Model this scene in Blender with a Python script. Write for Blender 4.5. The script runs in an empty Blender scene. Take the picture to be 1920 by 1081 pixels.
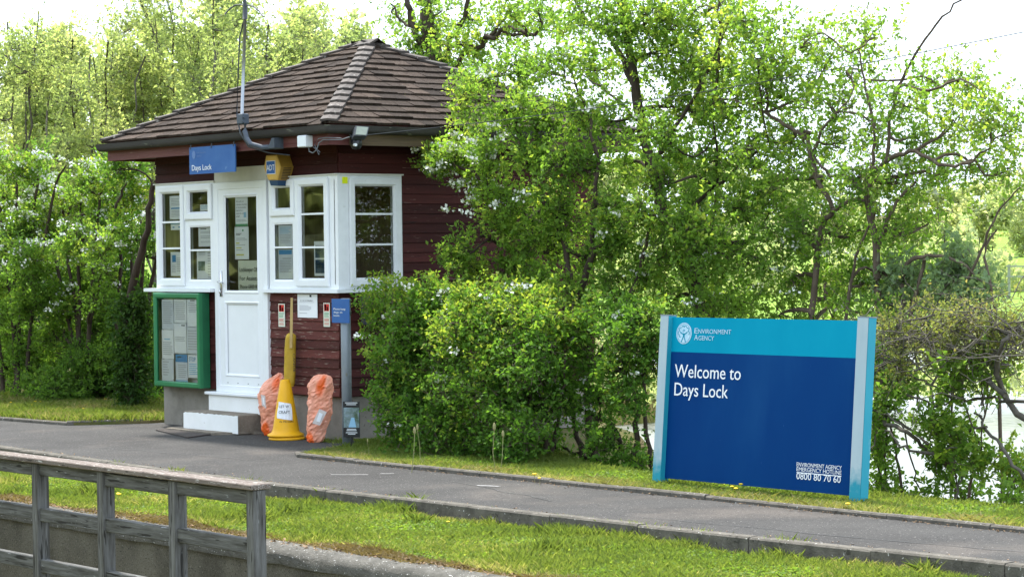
import bpy, math, random
import numpy as np
from mathutils import Matrix, Vector
random.seed(7); RNG = np.random.default_rng(11)
SC = bpy.context.scene
COL = SC.collection
V3 = lambda *a: np.array(a, float)

# ------------------------------------------------------------------ camera
F = 4367.0; ANG = math.radians(50.2); PITCH = math.atan(67.5 / F); ROLL = math.radians(.742)
CAM = V3(19.436, -13.899, 1.9)
_r = V3(math.cos(ANG), math.sin(ANG), 0); _f = V3(-math.sin(ANG), math.cos(ANG), 0); _u = V3(0, 0, 1)
f2 = _f * math.cos(PITCH) - _u * math.sin(PITCH); u2 = _u * math.cos(PITCH) + _f * math.sin(PITCH)
r3 = _r * math.cos(ROLL) - u2 * math.sin(ROLL); u3 = u2 * math.cos(ROLL) + _r * math.sin(ROLL)
cd = bpy.data.cameras.new('camera'); cam = bpy.data.objects.new('camera', cd); COL.objects.link(cam)
cd.lens = 36 * F / 1920; cd.sensor_width = 36; cd.sensor_fit = 'HORIZONTAL'; cd.clip_end = 3000; cd.clip_start = .5
m = Matrix.Identity(4)
for i in range(3):
    m[i][0] = r3[i]; m[i][1] = u3[i]; m[i][2] = -f2[i]; m[i][3] = CAM[i]
cam.matrix_world = m; SC.camera = cam
cd.dof.use_dof = False

# ------------------------------------------------------------------ light
SUN_EL, SUN_AZ = math.radians(57), math.atan2(.30, -.95)     # towards the sun: behind the hut, from the left
sd = V3(math.cos(SUN_EL) * math.cos(SUN_AZ), math.cos(SUN_EL) * math.sin(SUN_AZ), math.sin(SUN_EL))
W = bpy.data.worlds.new('World'); SC.world = W; W.use_nodes = True
nt = W.node_tree; bg = nt.nodes['Background']
sky = nt.nodes.new('ShaderNodeTexSky'); sky.sky_type = 'NISHITA'; sky.sun_disc = False
sky.sun_elevation = SUN_EL; sky.sun_rotation = math.atan2(sd[0], sd[1]); sky.dust_density = 3; sky.air_density = 1.2
mixn = nt.nodes.new('ShaderNodeMix'); mixn.data_type = 'RGBA'
mixn.inputs[0].default_value = .72                       # a thin bright veil of cloud
nt.links.new(sky.outputs[0], mixn.inputs[6]); mixn.inputs[7].default_value = (9.6, 11.2, 13.2, 1)
nt.links.new(mixn.outputs[2], bg.inputs[0]); bg.inputs[1].default_value = .112
sl = bpy.data.lights.new('sun', 'SUN'); sl.energy = 4.5; sl.angle = math.radians(5); sl.color = (1, .96, .90)
so = bpy.data.objects.new('sun', sl); COL.objects.link(so)
so.rotation_euler = Vector(sd).to_track_quat('Z', 'Y').to_euler(); so.location = (-20, 10, 30)
vs = SC.view_settings; vs.view_transform = 'Standard'; vs.look = 'None'; vs.gamma = 1; vs.use_curve_mapping = False
vs.exposure = 1.05
SC.cycles.max_bounces = 10; SC.cycles.diffuse_bounces = 8; SC.cycles.transmission_bounces = 10; SC.cycles.transparent_max_bounces = 12

# ------------------------------------------------------------------ where a point of the picture lies in the place
def ray(px, py): return r3 * (px - 960) / F + u3 * (540.5 - py) / F + f2
def on(ax, val, px, py):
    d = ray(px, py); return CAM + d * (val - CAM[ax]) / d[ax]
def PX(px, py, x=0.): return on(0, x, px, py)
def PY(px, py, y=0.): return on(1, y, px, py)
def PZ(px, py, z=0.): return on(2, z, px, py)
def Q(px, py, Z): return CAM + ray(px, py) * Z
def fr(px0, px1, pt, pb, y):          # a rectangle on a plane facing the lock: x0, x1, z0, z1
    ym, xm = (pt + pb) / 2, (px0 + px1) / 2
    return PY(px0, ym, y)[0], PY(px1, ym, y)[0], PY(xm, pb, y)[2], PY(xm, pt, y)[2]
def sr(px0, px1, pt, pb, x):          # a rectangle on a plane facing the path's far end: y0, y1, z0, z1
    ym, xm = (pt + pb) / 2, (px0 + px1) / 2
    return PX(px0, ym, x)[1], PX(px1, ym, x)[1], PX(xm, pb, x)[2], PX(xm, pt, x)[2]

# ------------------------------------------------------------------ materials
MATS = {}
def mat(name, c, c2=None, scale=8., rough=.7, bump=0., bscale=None, stretch=(1, 1, 1), spots=None, spec=.35, tint=0., metal=0., detail=6., lo=.35, hi=.65, island=0., dirt=None):
    """c/c2 mixed by noise in metres; spots=(colour, scale, threshold); tint: strength of the per-face tint attribute"""
    M = bpy.data.materials.new(name); M.use_nodes = True; t = M.node_tree; N, L = t.nodes, t.links
    b = N['Principled BSDF']; b.inputs['Roughness'].default_value = rough; b.inputs['Specular IOR Level'].default_value = spec
    b.inputs['Metallic'].default_value = metal
    tc = N.new('ShaderNodeTexCoord'); mp = N.new('ShaderNodeMapping'); mp.inputs['Scale'].default_value = stretch
    L.new(tc.outputs['Object'], mp.inputs[0])
    def noise(s, d=detail, vec=mp):
        n = N.new('ShaderNodeTexNoise'); n.inputs['Scale'].default_value = s; n.inputs['Detail'].default_value = d
        n.inputs['Roughness'].default_value = .62; L.new(vec.outputs[0], n.inputs['Vector']); return n
    def ramp(src, a, z):
        r = N.new('ShaderNodeMapRange'); r.inputs[1].default_value = a; r.inputs[2].default_value = z; L.new(src, r.inputs[0]); return r.outputs[0]
    def mix(f, a, bb, mode='MIX'):
        x = N.new('ShaderNodeMix'); x.data_type = 'RGBA'; x.blend_type = mode
        if isinstance(f, (int, float)): x.inputs[0].default_value = f
        else: L.new(f, x.inputs[0])
        for k, v in ((6, a), (7, bb)):
            if isinstance(v, tuple): x.inputs[k].default_value = (*v, 1)
            else: L.new(v, x.inputs[k])
        return x.outputs[2]
    col = tuple(c)
    if c2: col = mix(ramp(noise(scale).outputs[0], lo, hi), tuple(c), tuple(c2))
    if dirt: col = mix(ramp(noise(dirt[1], 8).outputs[0], dirt[2], dirt[2] + .15), col, tuple(dirt[0]))
    if spots:
        for sc_, s_, th in ([spots] if not isinstance(spots, list) else spots):
            n = noise(s_, 2); col = mix(ramp(n.outputs[0], th, th + .04), col, tuple(sc_))
    if tint:
        at = N.new('ShaderNodeAttribute'); at.attribute_name = 'tint'
        h = N.new('ShaderNodeMapRange'); h.inputs[1].default_value = 0; h.inputs[2].default_value = 1
        h.inputs[3].default_value = 1 - tint; h.inputs[4].default_value = 1 + tint; L.new(at.outputs['Fac'], h.inputs[0])
        cb = N.new('ShaderNodeCombineColor')
        for k in range(3): L.new(h.outputs[0], cb.inputs[k])
        col = mix(1.0, col, cb.outputs[0], 'MULTIPLY')
    if isinstance(col, tuple): b.inputs['Base Color'].default_value = (*col, 1)
    else: L.new(col, b.inputs['Base Color'])
    if bump:
        n = noise(bscale or scale * 3, 8); bp = N.new('ShaderNodeBump'); bp.inputs['Strength'].default_value = 1
        bp.inputs['Distance'].default_value = bump; L.new(n.outputs[0], bp.inputs['Height']); L.new(bp.outputs[0], b.inputs['Normal'])
    MATS[name] = M; return M

def leaf_mat(name, c, c2, c3=None, trans=.45):
    """leaf green from c (tint 0) over c2 (tint .75) to c3 (young shoots)"""
    M = bpy.data.materials.new(name); M.use_nodes = True; t = M.node_tree; N, L = t.nodes, t.links
    out = N['Material Output']; N.remove(N['Principled BSDF'])
    at = N.new('ShaderNodeAttribute'); at.attribute_name = 'tint'
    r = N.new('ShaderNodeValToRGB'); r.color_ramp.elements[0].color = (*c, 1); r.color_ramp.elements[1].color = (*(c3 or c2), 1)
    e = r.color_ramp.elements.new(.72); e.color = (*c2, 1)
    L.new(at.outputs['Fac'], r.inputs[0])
    d = N.new('ShaderNodeBsdfPrincipled'); d.inputs['Roughness'].default_value = .62; d.inputs['Specular IOR Level'].default_value = .16; L.new(r.outputs[0], d.inputs['Base Color'])
    g = N.new('ShaderNodeMix'); g.data_type = 'RGBA'; g.blend_type = 'MULTIPLY'; g.inputs[0].default_value = 1
    L.new(r.outputs[0], g.inputs[6]); g.inputs[7].default_value = (2.0, 2.05, 1.1, 1)
    tr = N.new('ShaderNodeBsdfTranslucent'); L.new(g.outputs[2], tr.inputs[0])
    mx = N.new('ShaderNodeMixShader'); mx.inputs[0].default_value = trans
    L.new(d.outputs[0], mx.inputs[1]); L.new(tr.outputs[0], mx.inputs[2]); L.new(mx.outputs[0], out.inputs[0])
    MATS[name] = M; return M

def glass_mat(name, tintc=(.8, .85, .84), refl=.10):
    M = bpy.data.materials.new(name); M.use_nodes = True; t = M.node_tree; N, L = t.nodes, t.links
    out = N['Material Output']; N.remove(N['Principled BSDF'])
    a = N.new('ShaderNodeBsdfTransparent'); a.inputs[0].default_value = (*tintc, 1)
    g = N.new('ShaderNodeBsdfGlossy'); g.inputs['Roughness'].default_value = .02
    lw = N.new('ShaderNodeFresnel'); lw.inputs[0].default_value = 1.5
    ad = N.new('ShaderNodeMath'); ad.operation = 'MULTIPLY_ADD'; ad.inputs[1].default_value = 1; ad.inputs[2].default_value = refl - .04
    L.new(lw.outputs[0], ad.inputs[0])
    mx = N.new('ShaderNodeMixShader'); L.new(ad.outputs[0], mx.inputs[0]); L.new(a.outputs[0], mx.inputs[1]); L.new(g.outputs[0], mx.inputs[2])
    L.new(mx.outputs[0], out.inputs[0]); MATS[name] = M; return M

# ------------------------------------------------------------------ mesh helpers
ROOTM = {}                                            # inverse world matrix of every thing's root
def tag(o, label=None, cat=None, group=None, kind=None):
    for k, v in (('label', label), ('category', cat), ('group', group), ('kind', kind)):
        if v: o[k] = v
    return o
def thing(name, label, cat, loc=(0, 0, 0), group=None, rot=None):
    o = bpy.data.objects.new(name, None); o.empty_display_size = .1; COL.objects.link(o)
    M = Matrix.Translation(Vector(loc)) @ (rot.to_4x4() if rot is not None else Matrix.Identity(4))
    o.matrix_world = M; ROOTM[o.name] = np.array(M.inverted()); return tag(o, label, cat, group)

class MB:
    """collects faces, with a material slot and a tint each, and links them as ONE mesh object"""
    def __init__(s): s.v = []; s.f = []; s.mi = []; s.t = []; s.mats = []; s.k = 0; s.tv = .5; s.smooth = False
    def use(s, m):
        m = MATS[m] if isinstance(m, str) else m
        if m not in s.mats: s.mats.append(m)
        s.k = s.mats.index(m); return s
    def face(s, pts):
        n = len(s.v); s.v += [tuple(map(float, p)) for p in pts]; s.f.append(tuple(range(n, n + len(pts)))); s.mi.append(s.k); s.t.append(s.tv)
    def mesh(s, vs_, fs):
        n = len(s.v); s.v += [tuple(map(float, p)) for p in vs_]
        for f in fs: s.f.append(tuple(i + n for i in f)); s.mi.append(s.k); s.t.append(s.tv)
    def hexa(s, p):       # 8 corners: bottom 4, top 4
        s.mesh(p, [(3, 2, 1, 0), (4, 5, 6, 7), (0, 1, 5, 4), (1, 2, 6, 5), (2, 3, 7, 6), (3, 0, 4, 7)])
    def box(s, x0, x1, y0, y1, z0, z1):
        s.hexa([(x0, y0, z0), (x1, y0, z0), (x1, y1, z0), (x0, y1, z0), (x0, y0, z1), (x1, y0, z1), (x1, y1, z1), (x0, y1, z1)])
    def bbox(s, x0, x1, y0, y1, z0, z1, b=.006):     # box with chamfered edges
        def lp(i, z): return [(x0 + i, y0 + i, z), (x1 - i, y0 + i, z), (x1 - i, y1 - i, z), (x0 + i, y1 - i, z)]
        L = [lp(b, z0), lp(0, z0 + b), lp(0, z1 - b), lp(b, z1)]
        vs_ = [p for l in L for p in l]; fs = [(3, 2, 1, 0), (12, 13, 14, 15)]
        for k in range(3):
            for i in range(4): j = (i + 1) % 4; fs.append((k * 4 + i, k * 4 + j, k * 4 + 4 + j, k * 4 + 4 + i))
        s.mesh(vs_, fs)
    def prism(s, poly, ext):     # a planar polygon (3D points) pushed along ext
        n = len(poly); a = [np.array(p, float) for p in poly]; b = [p + np.array(ext, float) for p in a]
        s.mesh(a + b, [tuple(range(n))[::-1], tuple(range(n, 2 * n))] + [(i, (i + 1) % n, n + (i + 1) % n, n + i) for i in range(n)])
    def tube(s, pts, rad, n=8, cap=True):
        pts = np.array(pts, float); k = len(pts); rad = np.broadcast_to(np.array(rad, float), (k,))
        d = np.gradient(pts, axis=0) if k > 2 else np.repeat([pts[1] - pts[0]], 2, 0)
        d /= np.linalg.norm(d, axis=1)[:, None] + 1e-9
        a = np.cross(d, [0, 0, 1.]); bad = np.linalg.norm(a, axis=1) < .05; a[bad] = np.cross(d[bad], [1., 0, 0])
        a /= np.linalg.norm(a, axis=1)[:, None]; b = np.cross(d, a)
        th = np.arange(n) * 2 * math.pi / n
        vv = pts[:, None] + rad[:, None, None] * (np.cos(th)[None, :, None] * a[:, None] + np.sin(th)[None, :, None] * b[:, None])
        fs = [(i * n + j, i * n + (j + 1) % n, (i + 1) * n + (j + 1) % n, (i + 1) * n + j) for i in range(k - 1) for j in range(n)]
        if cap: fs += [tuple(range(n)), tuple(range((k - 1) * n, k * n))[::-1]]
        s.mesh(vv.reshape(-1, 3), fs)
    def lathe(s, c, prof, n=24, ax=(0, 0, 1), squash=(1, 1)):
        th = np.arange(n) * 2 * math.pi / n; vs_ = []
        for r_, z_ in prof:
            for t_ in th: vs_.append((c[0] + r_ * math.cos(t_) * squash[0], c[1] + r_ * math.sin(t_) * squash[1], c[2] + z_))
        k = len(prof)
        fs = [(i * n + j, i * n + (j + 1) % n, (i + 1) * n + (j + 1) % n, (i + 1) * n + j) for i in range(k - 1) for j in range(n)]
        fs += [tuple(range(n))[::-1], tuple(range((k - 1) * n, k * n))]; s.mesh(vs_, fs)
    def build(s, name, m=None, parent=None, smooth=None):
        me = bpy.data.meshes.new(name); v = np.array(s.v, float)
        o = bpy.data.objects.new(name, me); COL.objects.link(o)
        if parent is not None:
            inv = ROOTM[parent.name]; v = v @ inv[:3, :3].T + inv[:3, 3]; o.parent = parent; ROOTM[o.name] = inv
        else:
            c = V3((v[:, 0].min() + v[:, 0].max()) / 2, (v[:, 1].min() + v[:, 1].max()) / 2, v[:, 2].min())
            v = v - c; o.location = c; I = np.eye(4); I[:3, 3] = -c; ROOTM[o.name] = I
        me.from_pydata(v.tolist(), [], s.f)
        for mm in ([MATS[m] if isinstance(m, str) else m] if m else s.mats): me.materials.append(mm)
        if not m: me.polygons.foreach_set('material_index', s.mi)
        at = me.attributes.new('tint', 'FLOAT', 'FACE'); at.data.foreach_set('value', s.t)
        if smooth if smooth is not None else s.smooth: me.polygons.foreach_set('use_smooth', [True] * len(s.f))
        me.update(); return o

def big_mesh(name, verts, quads, tints, material, parent=None):
    """a leaf mesh straight from arrays"""
    me = bpy.data.meshes.new(name); v = np.asarray(verts, np.float32)
    o = bpy.data.objects.new(name, me); COL.objects.link(o)
    if parent is not None:
        inv = ROOTM[parent.name]; v = v @ inv[:3, :3].T + inv[:3, 3]; o.parent = parent; ROOTM[o.name] = inv
    v = np.ascontiguousarray(v, np.float32)
    q = np.ascontiguousarray(quads, np.int32); n, k = q.shape
    me.vertices.add(len(v)); me.vertices.foreach_set('co', v.ravel())
    me.loops.add(n * k); me.loops.foreach_set('vertex_index', q.ravel())
    me.polygons.add(n); me.polygons.foreach_set('loop_start', np.arange(0, n * k, k, dtype=np.int32))
    at = me.attributes.new('tint', 'FLOAT', 'FACE'); at.data.foreach_set('value', np.ascontiguousarray(tints, np.float32))
    me.materials.append(MATS[material] if isinstance(material, str) else material); me.update(calc_edges=True); return o

_TX = {}
def text_poly(txt):
    if txt not in _TX:
        cu = bpy.data.curves.new('lettering', 'FONT'); cu.body = txt; cu.size = 1; cu.resolution_u = 3
        ob = bpy.data.objects.new('lettering', cu); COL.objects.link(ob)
        me = bpy.data.meshes.new_from_object(ob.evaluated_get(bpy.context.evaluated_depsgraph_get()))
        _TX[txt] = ([tuple(v.co[:2]) for v in me.vertices], [tuple(p.vertices) for p in me.polygons])
        bpy.data.objects.remove(ob); bpy.data.curves.remove(cu); bpy.data.meshes.remove(me)
    return _TX[txt]
def put_text(mb, txt, o, us, uz, height, width=None, bold=0.):
    """letters lying on a plane: o lower left of the baseline, us/uz unit axes, height of a capital"""
    vs_, fs = text_poly(txt); s = height / .73
    if not vs_: return
    x0 = min(v[0] for v in vs_); x1 = max(v[0] for v in vs_); sx = s if width is None else width / (x1 - x0)
    o, us, uz = np.array(o, float), np.array(us, float), np.array(uz, float); nn = np.cross(us, uz)
    for db in ((0,) if not bold else (-bold, 0, bold)):
        mb.mesh([o + us * ((v[0] - x0) * sx + db) + uz * v[1] * s + nn * (db / bold * .0008 if bold else 0) for v in vs_], fs)
def ribbon(mb, pts, w, o, us, uz):
    o, us, uz = np.array(o, float), np.array(us, float), np.array(uz, float)
    p = np.array(pts, float); d = np.gradient(p, axis=0); d /= np.linalg.norm(d, axis=1)[:, None] + 1e-9
    n = np.stack([-d[:, 1], d[:, 0]], 1) * w / 2; a, b = p + n, p - n
    for i in range(len(p) - 1): mb.face([o + us * q[0] + uz * q[1] for q in (a[i], b[i], b[i + 1], a[i + 1])])
class Fr:
    """a wall plane: s along it, z up, n outward"""
    def __init__(s, o, us, un): s.o, s.us, s.un = np.array(o, float), np.array(us, float), np.array(un, float)
    def p(s, a, z, n=0): return s.o + s.us * a + s.un * n + V3(0, 0, z)
    def box(s, mb, a0, a1, z0, z1, n0, n1): mb.hexa([s.p(a0, z0, n1), s.p(a1, z0, n1), s.p(a1, z0, n0), s.p(a0, z0, n0), s.p(a0, z1, n1), s.p(a1, z1, n1), s.p(a1, z1, n0), s.p(a0, z1, n0)])
    def ring(s, mb, a0, a1, z0, z1, prof):
        loops = [[s.p(a0 + i, z0 + i, n), s.p(a1 - i, z0 + i, n), s.p(a1 - i, z1 - i, n), s.p(a0 + i, z1 - i, n)] for i, n in prof]
        vs_ = [q for l in loops for q in l]
        mb.mesh(vs_, [(k * 4 + i, k * 4 + (i + 1) % 4, k * 4 + 4 + (i + 1) % 4, k * 4 + 4 + i) for k in range(len(prof) - 1) for i in range(4)])
FRONT = Fr((0, 0, 0), (1, 0, 0), (0, -1, 0)); SIDE = Fr((0, 0, 0), (0, 1, 0), (1, 0, 0))

# palette ----------------------------------------------------------------
mat('asphalt', (.037, .035, .033), (.060, .057, .053), .8, .92, .006, 75, spots=[((.24, .225, .21), 46, .65), ((.009, .009, .009), 40, .63)], spec=.2, dirt=((.088, .077, .067), .55, .53))
mat('kerb_stone', (.15, .135, .112), (.085, .077, .064), 9, .95, .008, 60, spots=[((.55, .54, .50), 38, .68), ((.42, .20, .05), 9, .76), ((.06, .055, .045), 20, .64)], spec=.15)
mat('coping', (.15, .14, .12), (.085, .08, .068), 10, .95, .012, 70, spots=[((.68, .67, .63), 60, .66), ((.10, .09, .075), 45, .64)], spec=.15)
mat('aggregate', (.19, .172, .142), (.105, .095, .078), 3.0, .95, .012, 110, spots=[((.30, .28, .24), 120, .64), ((.035, .03, .025), 100, .6)], spec=.15, stretch=(1, 1, .6))
mat('soil', (.16, .115, .07), (.10, .075, .045), 7, .98, .02, 40, spots=((.30, .22, .12), 50, .62), spec=.1)
mat('turf', (.10, .125, .03), (.16, .13, .06), 3, .98, .02, 60, spec=.1)
mat('meadow', (.20, .30, .045), (.15, .25, .04), .3, .98, .05, 6, spec=.1)
mat('render_grey', (.30, .275, .24), (.22, .20, .17), 4, .95, .006, 120, spots=((.14, .125, .10), 24, .66), spec=.15, dirt=((.16, .16, .12), 2.2, .6))
mat('step_concrete', (.25, .215, .17), (.17, .145, .115), 12, .95, .006, 90, spots=((.34, .31, .26), 60, .66), spec=.15)
mat('white_masonry', (.85, .85, .84), (.80, .80, .78), 5, .75, .003, 90, spots=((.42, .38, .32), 26, .735))
mat('siding', (.060, .016, .014), (.040, .012, .011), 4, .62, .0022, 120, stretch=(.25, .25, 4), tint=.36, spots=[((.15, .09, .075), 26, .69), ((.025, .012, .011), 14, .66)], spec=.1)
mat('siding_worn', (.125, .038, .031), (.085, .026, .022), 5, .7, .003, 120, stretch=(.3, .3, 4), tint=.34, spots=[((.27, .20, .155), 22, .63), ((.045, .024, .022), 30, .65)], spec=.15)
mat('fascia', (.085, .020, .018), (.14, .05, .045), 6, .6, .003, 70, stretch=(.12, .12, 5), spots=((.22, .14, .125), 34, .68), spec=.3)
mat('fascia_bare', (.17, .12, .075), (.09, .065, .045), 5, .8, .003, 60, stretch=(.2, .2, 4), spec=.2)
mat('soffit', (.075, .05, .045), (.05, .035, .03), 6, .9)
mat('gutter', (.032, .029, .026), (.052, .048, .042), 3, .7, .001, 60, stretch=(.4, .4, 2), spots=((.11, .11, .085), 12, .67), dirt=((.02, .02, .017), 3, .58), spec=.12)
mat('gutter_algae', (.19, .21, .14), (.13, .15, .10), 4, .6, .001, 60, dirt=((.30, .30, .23), 6, .62))
mat('shingle', (.037, .025, .018), (.058, .042, .032), 5, .9, .006, 60, stretch=(3, 3, .7), tint=.5, spots=[((.19, .155, .125), 30, .665), ((.012, .008, .007), 18, .62), ((.085, .08, .03), 6, .72)], spec=.1)
mat('hip_shingle', (.064, .050, .041), (.036, .028, .023), 6, .8, .004, 60, tint=.5, spots=[((.24, .22, .19), 22, .64), ((.03, .025, .02), 20, .66)], spec=.35)
mat('upvc', (.82, .84, .86), (.77, .79, .81), 3, .32, spec=.5, dirt=((.62, .62, .58), 9, .70))
mat('upvc_shaded', (.70, .72, .73), (.62, .64, .65), 5, .4, spec=.4, dirt=((.36, .37, .32), 14, .66))  # side window frames: duller white, the shade put into the colour
mat('cream_trim', (.62, .61, .56), (.54, .53, .48), 5, .5)
mat('dark_seal', (.03, .03, .032), rough=.6)
mat('room', (.30, .20, .13), (.20, .13, .09), 6, .8, stretch=(4, 4, .3))
mat('room_dark', (.05, .045, .045), (.035, .03, .03), 4, .8)
mat('chrome', (.62, .62, .62), rough=.22, metal=1)
mat('steel', (.36, .38, .40), (.28, .30, .32), 6, .38, metal=.8, stretch=(3, 3, .3))
mat('galvanised', (.27, .30, .33), (.19, .22, .25), 5, .5, spots=((.22, .22, .20), 20, .68), stretch=(1, 1, .4), spec=.45, metal=.2)
mat('dark_plastic', (.035, .04, .048), (.055, .06, .068), 8, .5)
mat('slate_metal', (.075, .09, .115), (.05, .062, .08), 8, .55)
mat('white_plastic', (.72, .75, .78), rough=.4)
mat('lamp_glass', (.20, .23, .17), (.15, .17, .13), 12, .2, spec=.6)
mat('alarm_yellow', (.60, .37, .085), (.52, .32, .07), 10, .42)
mat('alarm_shaded', (.40, .24, .04), (.33, .19, .03), 10, .5)  # flanks of the alarm box: yellow darkened, shading put into the colour
mat('navy', (.012, .05, .12), rough=.45)
mat('logo_blue', (.03, .11, .32), rough=.4)
mat('sign_blue_small', (.03, .10, .30), (.045, .13, .34), 4, .38, spec=.2, dirt=((.16, .26, .44), 6, .64))
mat('sign_blue', (.002, .036, .155), (.003, .045, .17), 1.6, .45, spec=.04, stretch=(1, 1, .3), spots=[((.03, .09, .24), 40, .755)], dirt=((.006, .055, .185), 1.5, .56))
mat('sign_cyan', (.001, .26, .40), (.003, .29, .43), 2, .45, spec=.04, stretch=(1, 1, .4), dirt=((.02, .31, .45), 2, .6), spots=((.06, .42, .55), 22, .73))
mat('post_cyan', (.012, .27, .37), (.02, .31, .40), 3, .5, stretch=(1, 1, .5), dirt=((.20, .42, .48), 4, .62))
mat('post_faded', (.40, .49, .52), (.33, .43, .47), 5, .7, stretch=(1, 1, .3), dirt=((.04, .29, .38), 2.4, .57), bump=.001, bscale=60)
def fade_low(mname, low, z0, z1):
    """paint that has kept its colour near the ground, with a ragged edge (heights along the post)"""
    t = MATS[mname].node_tree; N, L = t.nodes, t.links; b = N['Principled BSDF']; src = b.inputs['Base Color'].links[0].from_socket
    tc = N.new('ShaderNodeTexCoord'); sx = N.new('ShaderNodeSeparateXYZ'); L.new(tc.outputs['Object'], sx.inputs[0])
    n = N.new('ShaderNodeTexNoise'); n.inputs['Scale'].default_value = 14; n.inputs['Detail'].default_value = 6; L.new(tc.outputs['Object'], n.inputs['Vector'])
    a = N.new('ShaderNodeMath'); a.operation = 'MULTIPLY_ADD'; a.inputs[1].default_value = .34; L.new(n.outputs[0], a.inputs[0]); L.new(sx.outputs[2], a.inputs[2])
    m = N.new('ShaderNodeMapRange'); m.inputs[1].default_value = z0 + .17; m.inputs[2].default_value = z1 + .17; L.new(a.outputs[0], m.inputs[0])
    x = N.new('ShaderNodeMix'); x.data_type = 'RGBA'; L.new(m.outputs[0], x.inputs[0]); x.inputs[6].default_value = (*low, 1); L.new(src, x.inputs[7]); L.new(x.outputs[2], b.inputs['Base Color'])
fade_low('post_faded', (.015, .26, .35), .06, .26)
mat('letter_white', (.82, .84, .86), rough=.5)
mat('letter_faded', (.55, .72, .84), (.38, .62, .76), 40, .5)
mat('letter_dim', (.10, .18, .38), rough=.5)
mat('board_green', (.014, .15, .055), (.02, .185, .07), 4, .42, spec=.45)
mat('board_green_shaded', (.012, .105, .045), (.016, .13, .055), 6, .5)  # case walls: same green with the shade put into the colour
mat('paper', (.84, .85, .86), (.78, .80, .82), 6, .8)
mat('paper_cream', (.70, .72, .60), (.65, .67, .56), 6, .7)
mat('paper_aged', (.70, .73, .76), (.62, .65, .70), 5, .8)
mat('ink', (.03, .03, .035), rough=.8)
mat('ink_grey', (.46, .47, .50), rough=.8)
mat('ink_blue', (.045, .25, .52), rough=.7)
mat('ink_sky', (.28, .50, .68), rough=.7)
mat('ink_green', (.10, .33, .17), rough=.7)
mat('ink_red', (.55, .03, .02), rough=.6)
mat('ink_yellow', (.62, .60, .10), rough=.7)
mat('photo_print', (.05, .09, .035), (.25, .32, .36), 14, .5)
mat('poster_black', (.012, .012, .014), rough=.35, spec=.5)
mat('sticker', (.72, .80, .01), (.62, .70, .01), 60, .5)
mat('cone_yellow', (.82, .43, .006), (.74, .37, .005), 4, .5, dirt=((.40, .22, .03), 7, .64), bump=.0015, bscale=30)
mat('sleeve_yellow', (.56, .37, .03), (.42, .26, .02), 6, .55, bump=.004, bscale=14, dirt=((.34, .21, .03), 9, .64))
mat('handle_wood', (.50, .36, .13), (.40, .27, .09), 9, .6, stretch=(5, 5, .4))
mat('sack_orange', (.82, .38, .26), (.84, .29, .16), 4, .36, bump=.012, bscale=18, stretch=(1, 1, .45), dirt=((.55, .40, .34), 2.6, .57), spots=[((.90, .14, .02), 2.3, .53), ((.90, .60, .50), 7, .71)], spec=.5)
mat('sack_label', (.66, .60, .57), (.58, .50, .47), 10, .6)
mat('fence_post', (.062, .058, .051), (.165, .162, .155), 12, .9, .005, 40, stretch=(2.6, 2.6, .22), spots=[((.03, .028, .025), 14, .60), ((.30, .31, .32), 30, .70)], spec=.2)
mat('fence_rail', (.055, .052, .045), (.145, .142, .135), 12, .9, .005, 40, stretch=(.22, 2.6, 2.6), spots=[((.03, .028, .025), 14, .60), ((.36, .365, .37), 32, .69)], spec=.2)
mat('fence_cap', (.20, .165, .14), (.13, .105, .09), 7, .95, .005, 40, stretch=(.3, 2.6, 2.6), spots=[((.50, .48, .45), 36, .62), ((.05, .04, .035), 24, .62)], spec=.15)
mat('bark', (.085, .062, .046), (.15, .115, .085), 10, .95, .02, 30, stretch=(1, 1, .3), spots=((.20, .19, .13), 16, .68), spec=.15)
mat('bark_dark', (.045, .033, .025), (.085, .064, .048), 10, .95, .02, 30, stretch=(1, 1, .3), spec=.15)
mat('bark_grey', (.14, .125, .10), (.085, .075, .06), 10, .95, .01, 30, stretch=(1, 1, .4), spots=((.22, .19, .09), 16, .70), spec=.15)
mat('rubber_mat', (.085, .07, .06), (.06, .05, .045), 20, .9, .002, 100)
mat('chalk', (.32, .31, .30), (.16, .155, .15), 14, .9)
mat('litter', (.24, .155, .08), (.15, .09, .05), 20, .9, tint=.4)
mat('wire_dark', (.05, .055, .06), rough=.8, spec=.1)
mat('wire', (.13, .14, .15), rough=.5)
mat('dandelion', (.85, .55, .01), rough=.7)
mat('stalk', (.22, .24, .09), (.30, .25, .12), 20, .8)
mat('blossom', (.80, .80, .73), (.70, .72, .62), 30, .8, tint=.12)
mat('far_timber', (.26, .27, .23), rough=.9)
leaf_mat('leaf_hawthorn', (.084, .165, .032), (.150, .248, .042), (.28, .34, .065), .55)
leaf_mat('leaf_hedge', (.050, .120, .019), (.112, .218, .031), (.28, .335, .055), .46)
leaf_mat('leaf_light_hazed', (.17, .225, .105), (.245, .29, .135), (.35, .37, .185), .6)  # left background greens, paled: haze put into the leaf colour
leaf_mat('leaf_dark', (.024, .060, .012), (.050, .105, .018), (.09, .16, .025), .3)
leaf_mat('leaf_olive', (.12, .145, .045), (.18, .20, .06), (.27, .22, .09), .4)
leaf_mat('leaf_blue', (.13, .19, .11), (.17, .24, .12), (.22, .28, .12), .45)
leaf_mat('leaf_far_hazed', (.24, .28, .17), (.30, .335, .20), (.36, .38, .24), .55)  # far leaves paled further: distance haze put into their colour
leaf_mat('grass_blade', (.095, .140, .032), (.162, .200, .044), (.34, .30, .14), .42)
leaf_mat('grass_dry', (.17, .18, .06), (.28, .24, .11), (.40, .34, .19), .3)
leaf_mat('grass_dead', (.13, .095, .045), (.21, .155, .075), (.33, .25, .13), .25)
leaf_mat('clover', (.095, .165, .028), (.160, .235, .038), (.26, .29, .06), .42)
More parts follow.
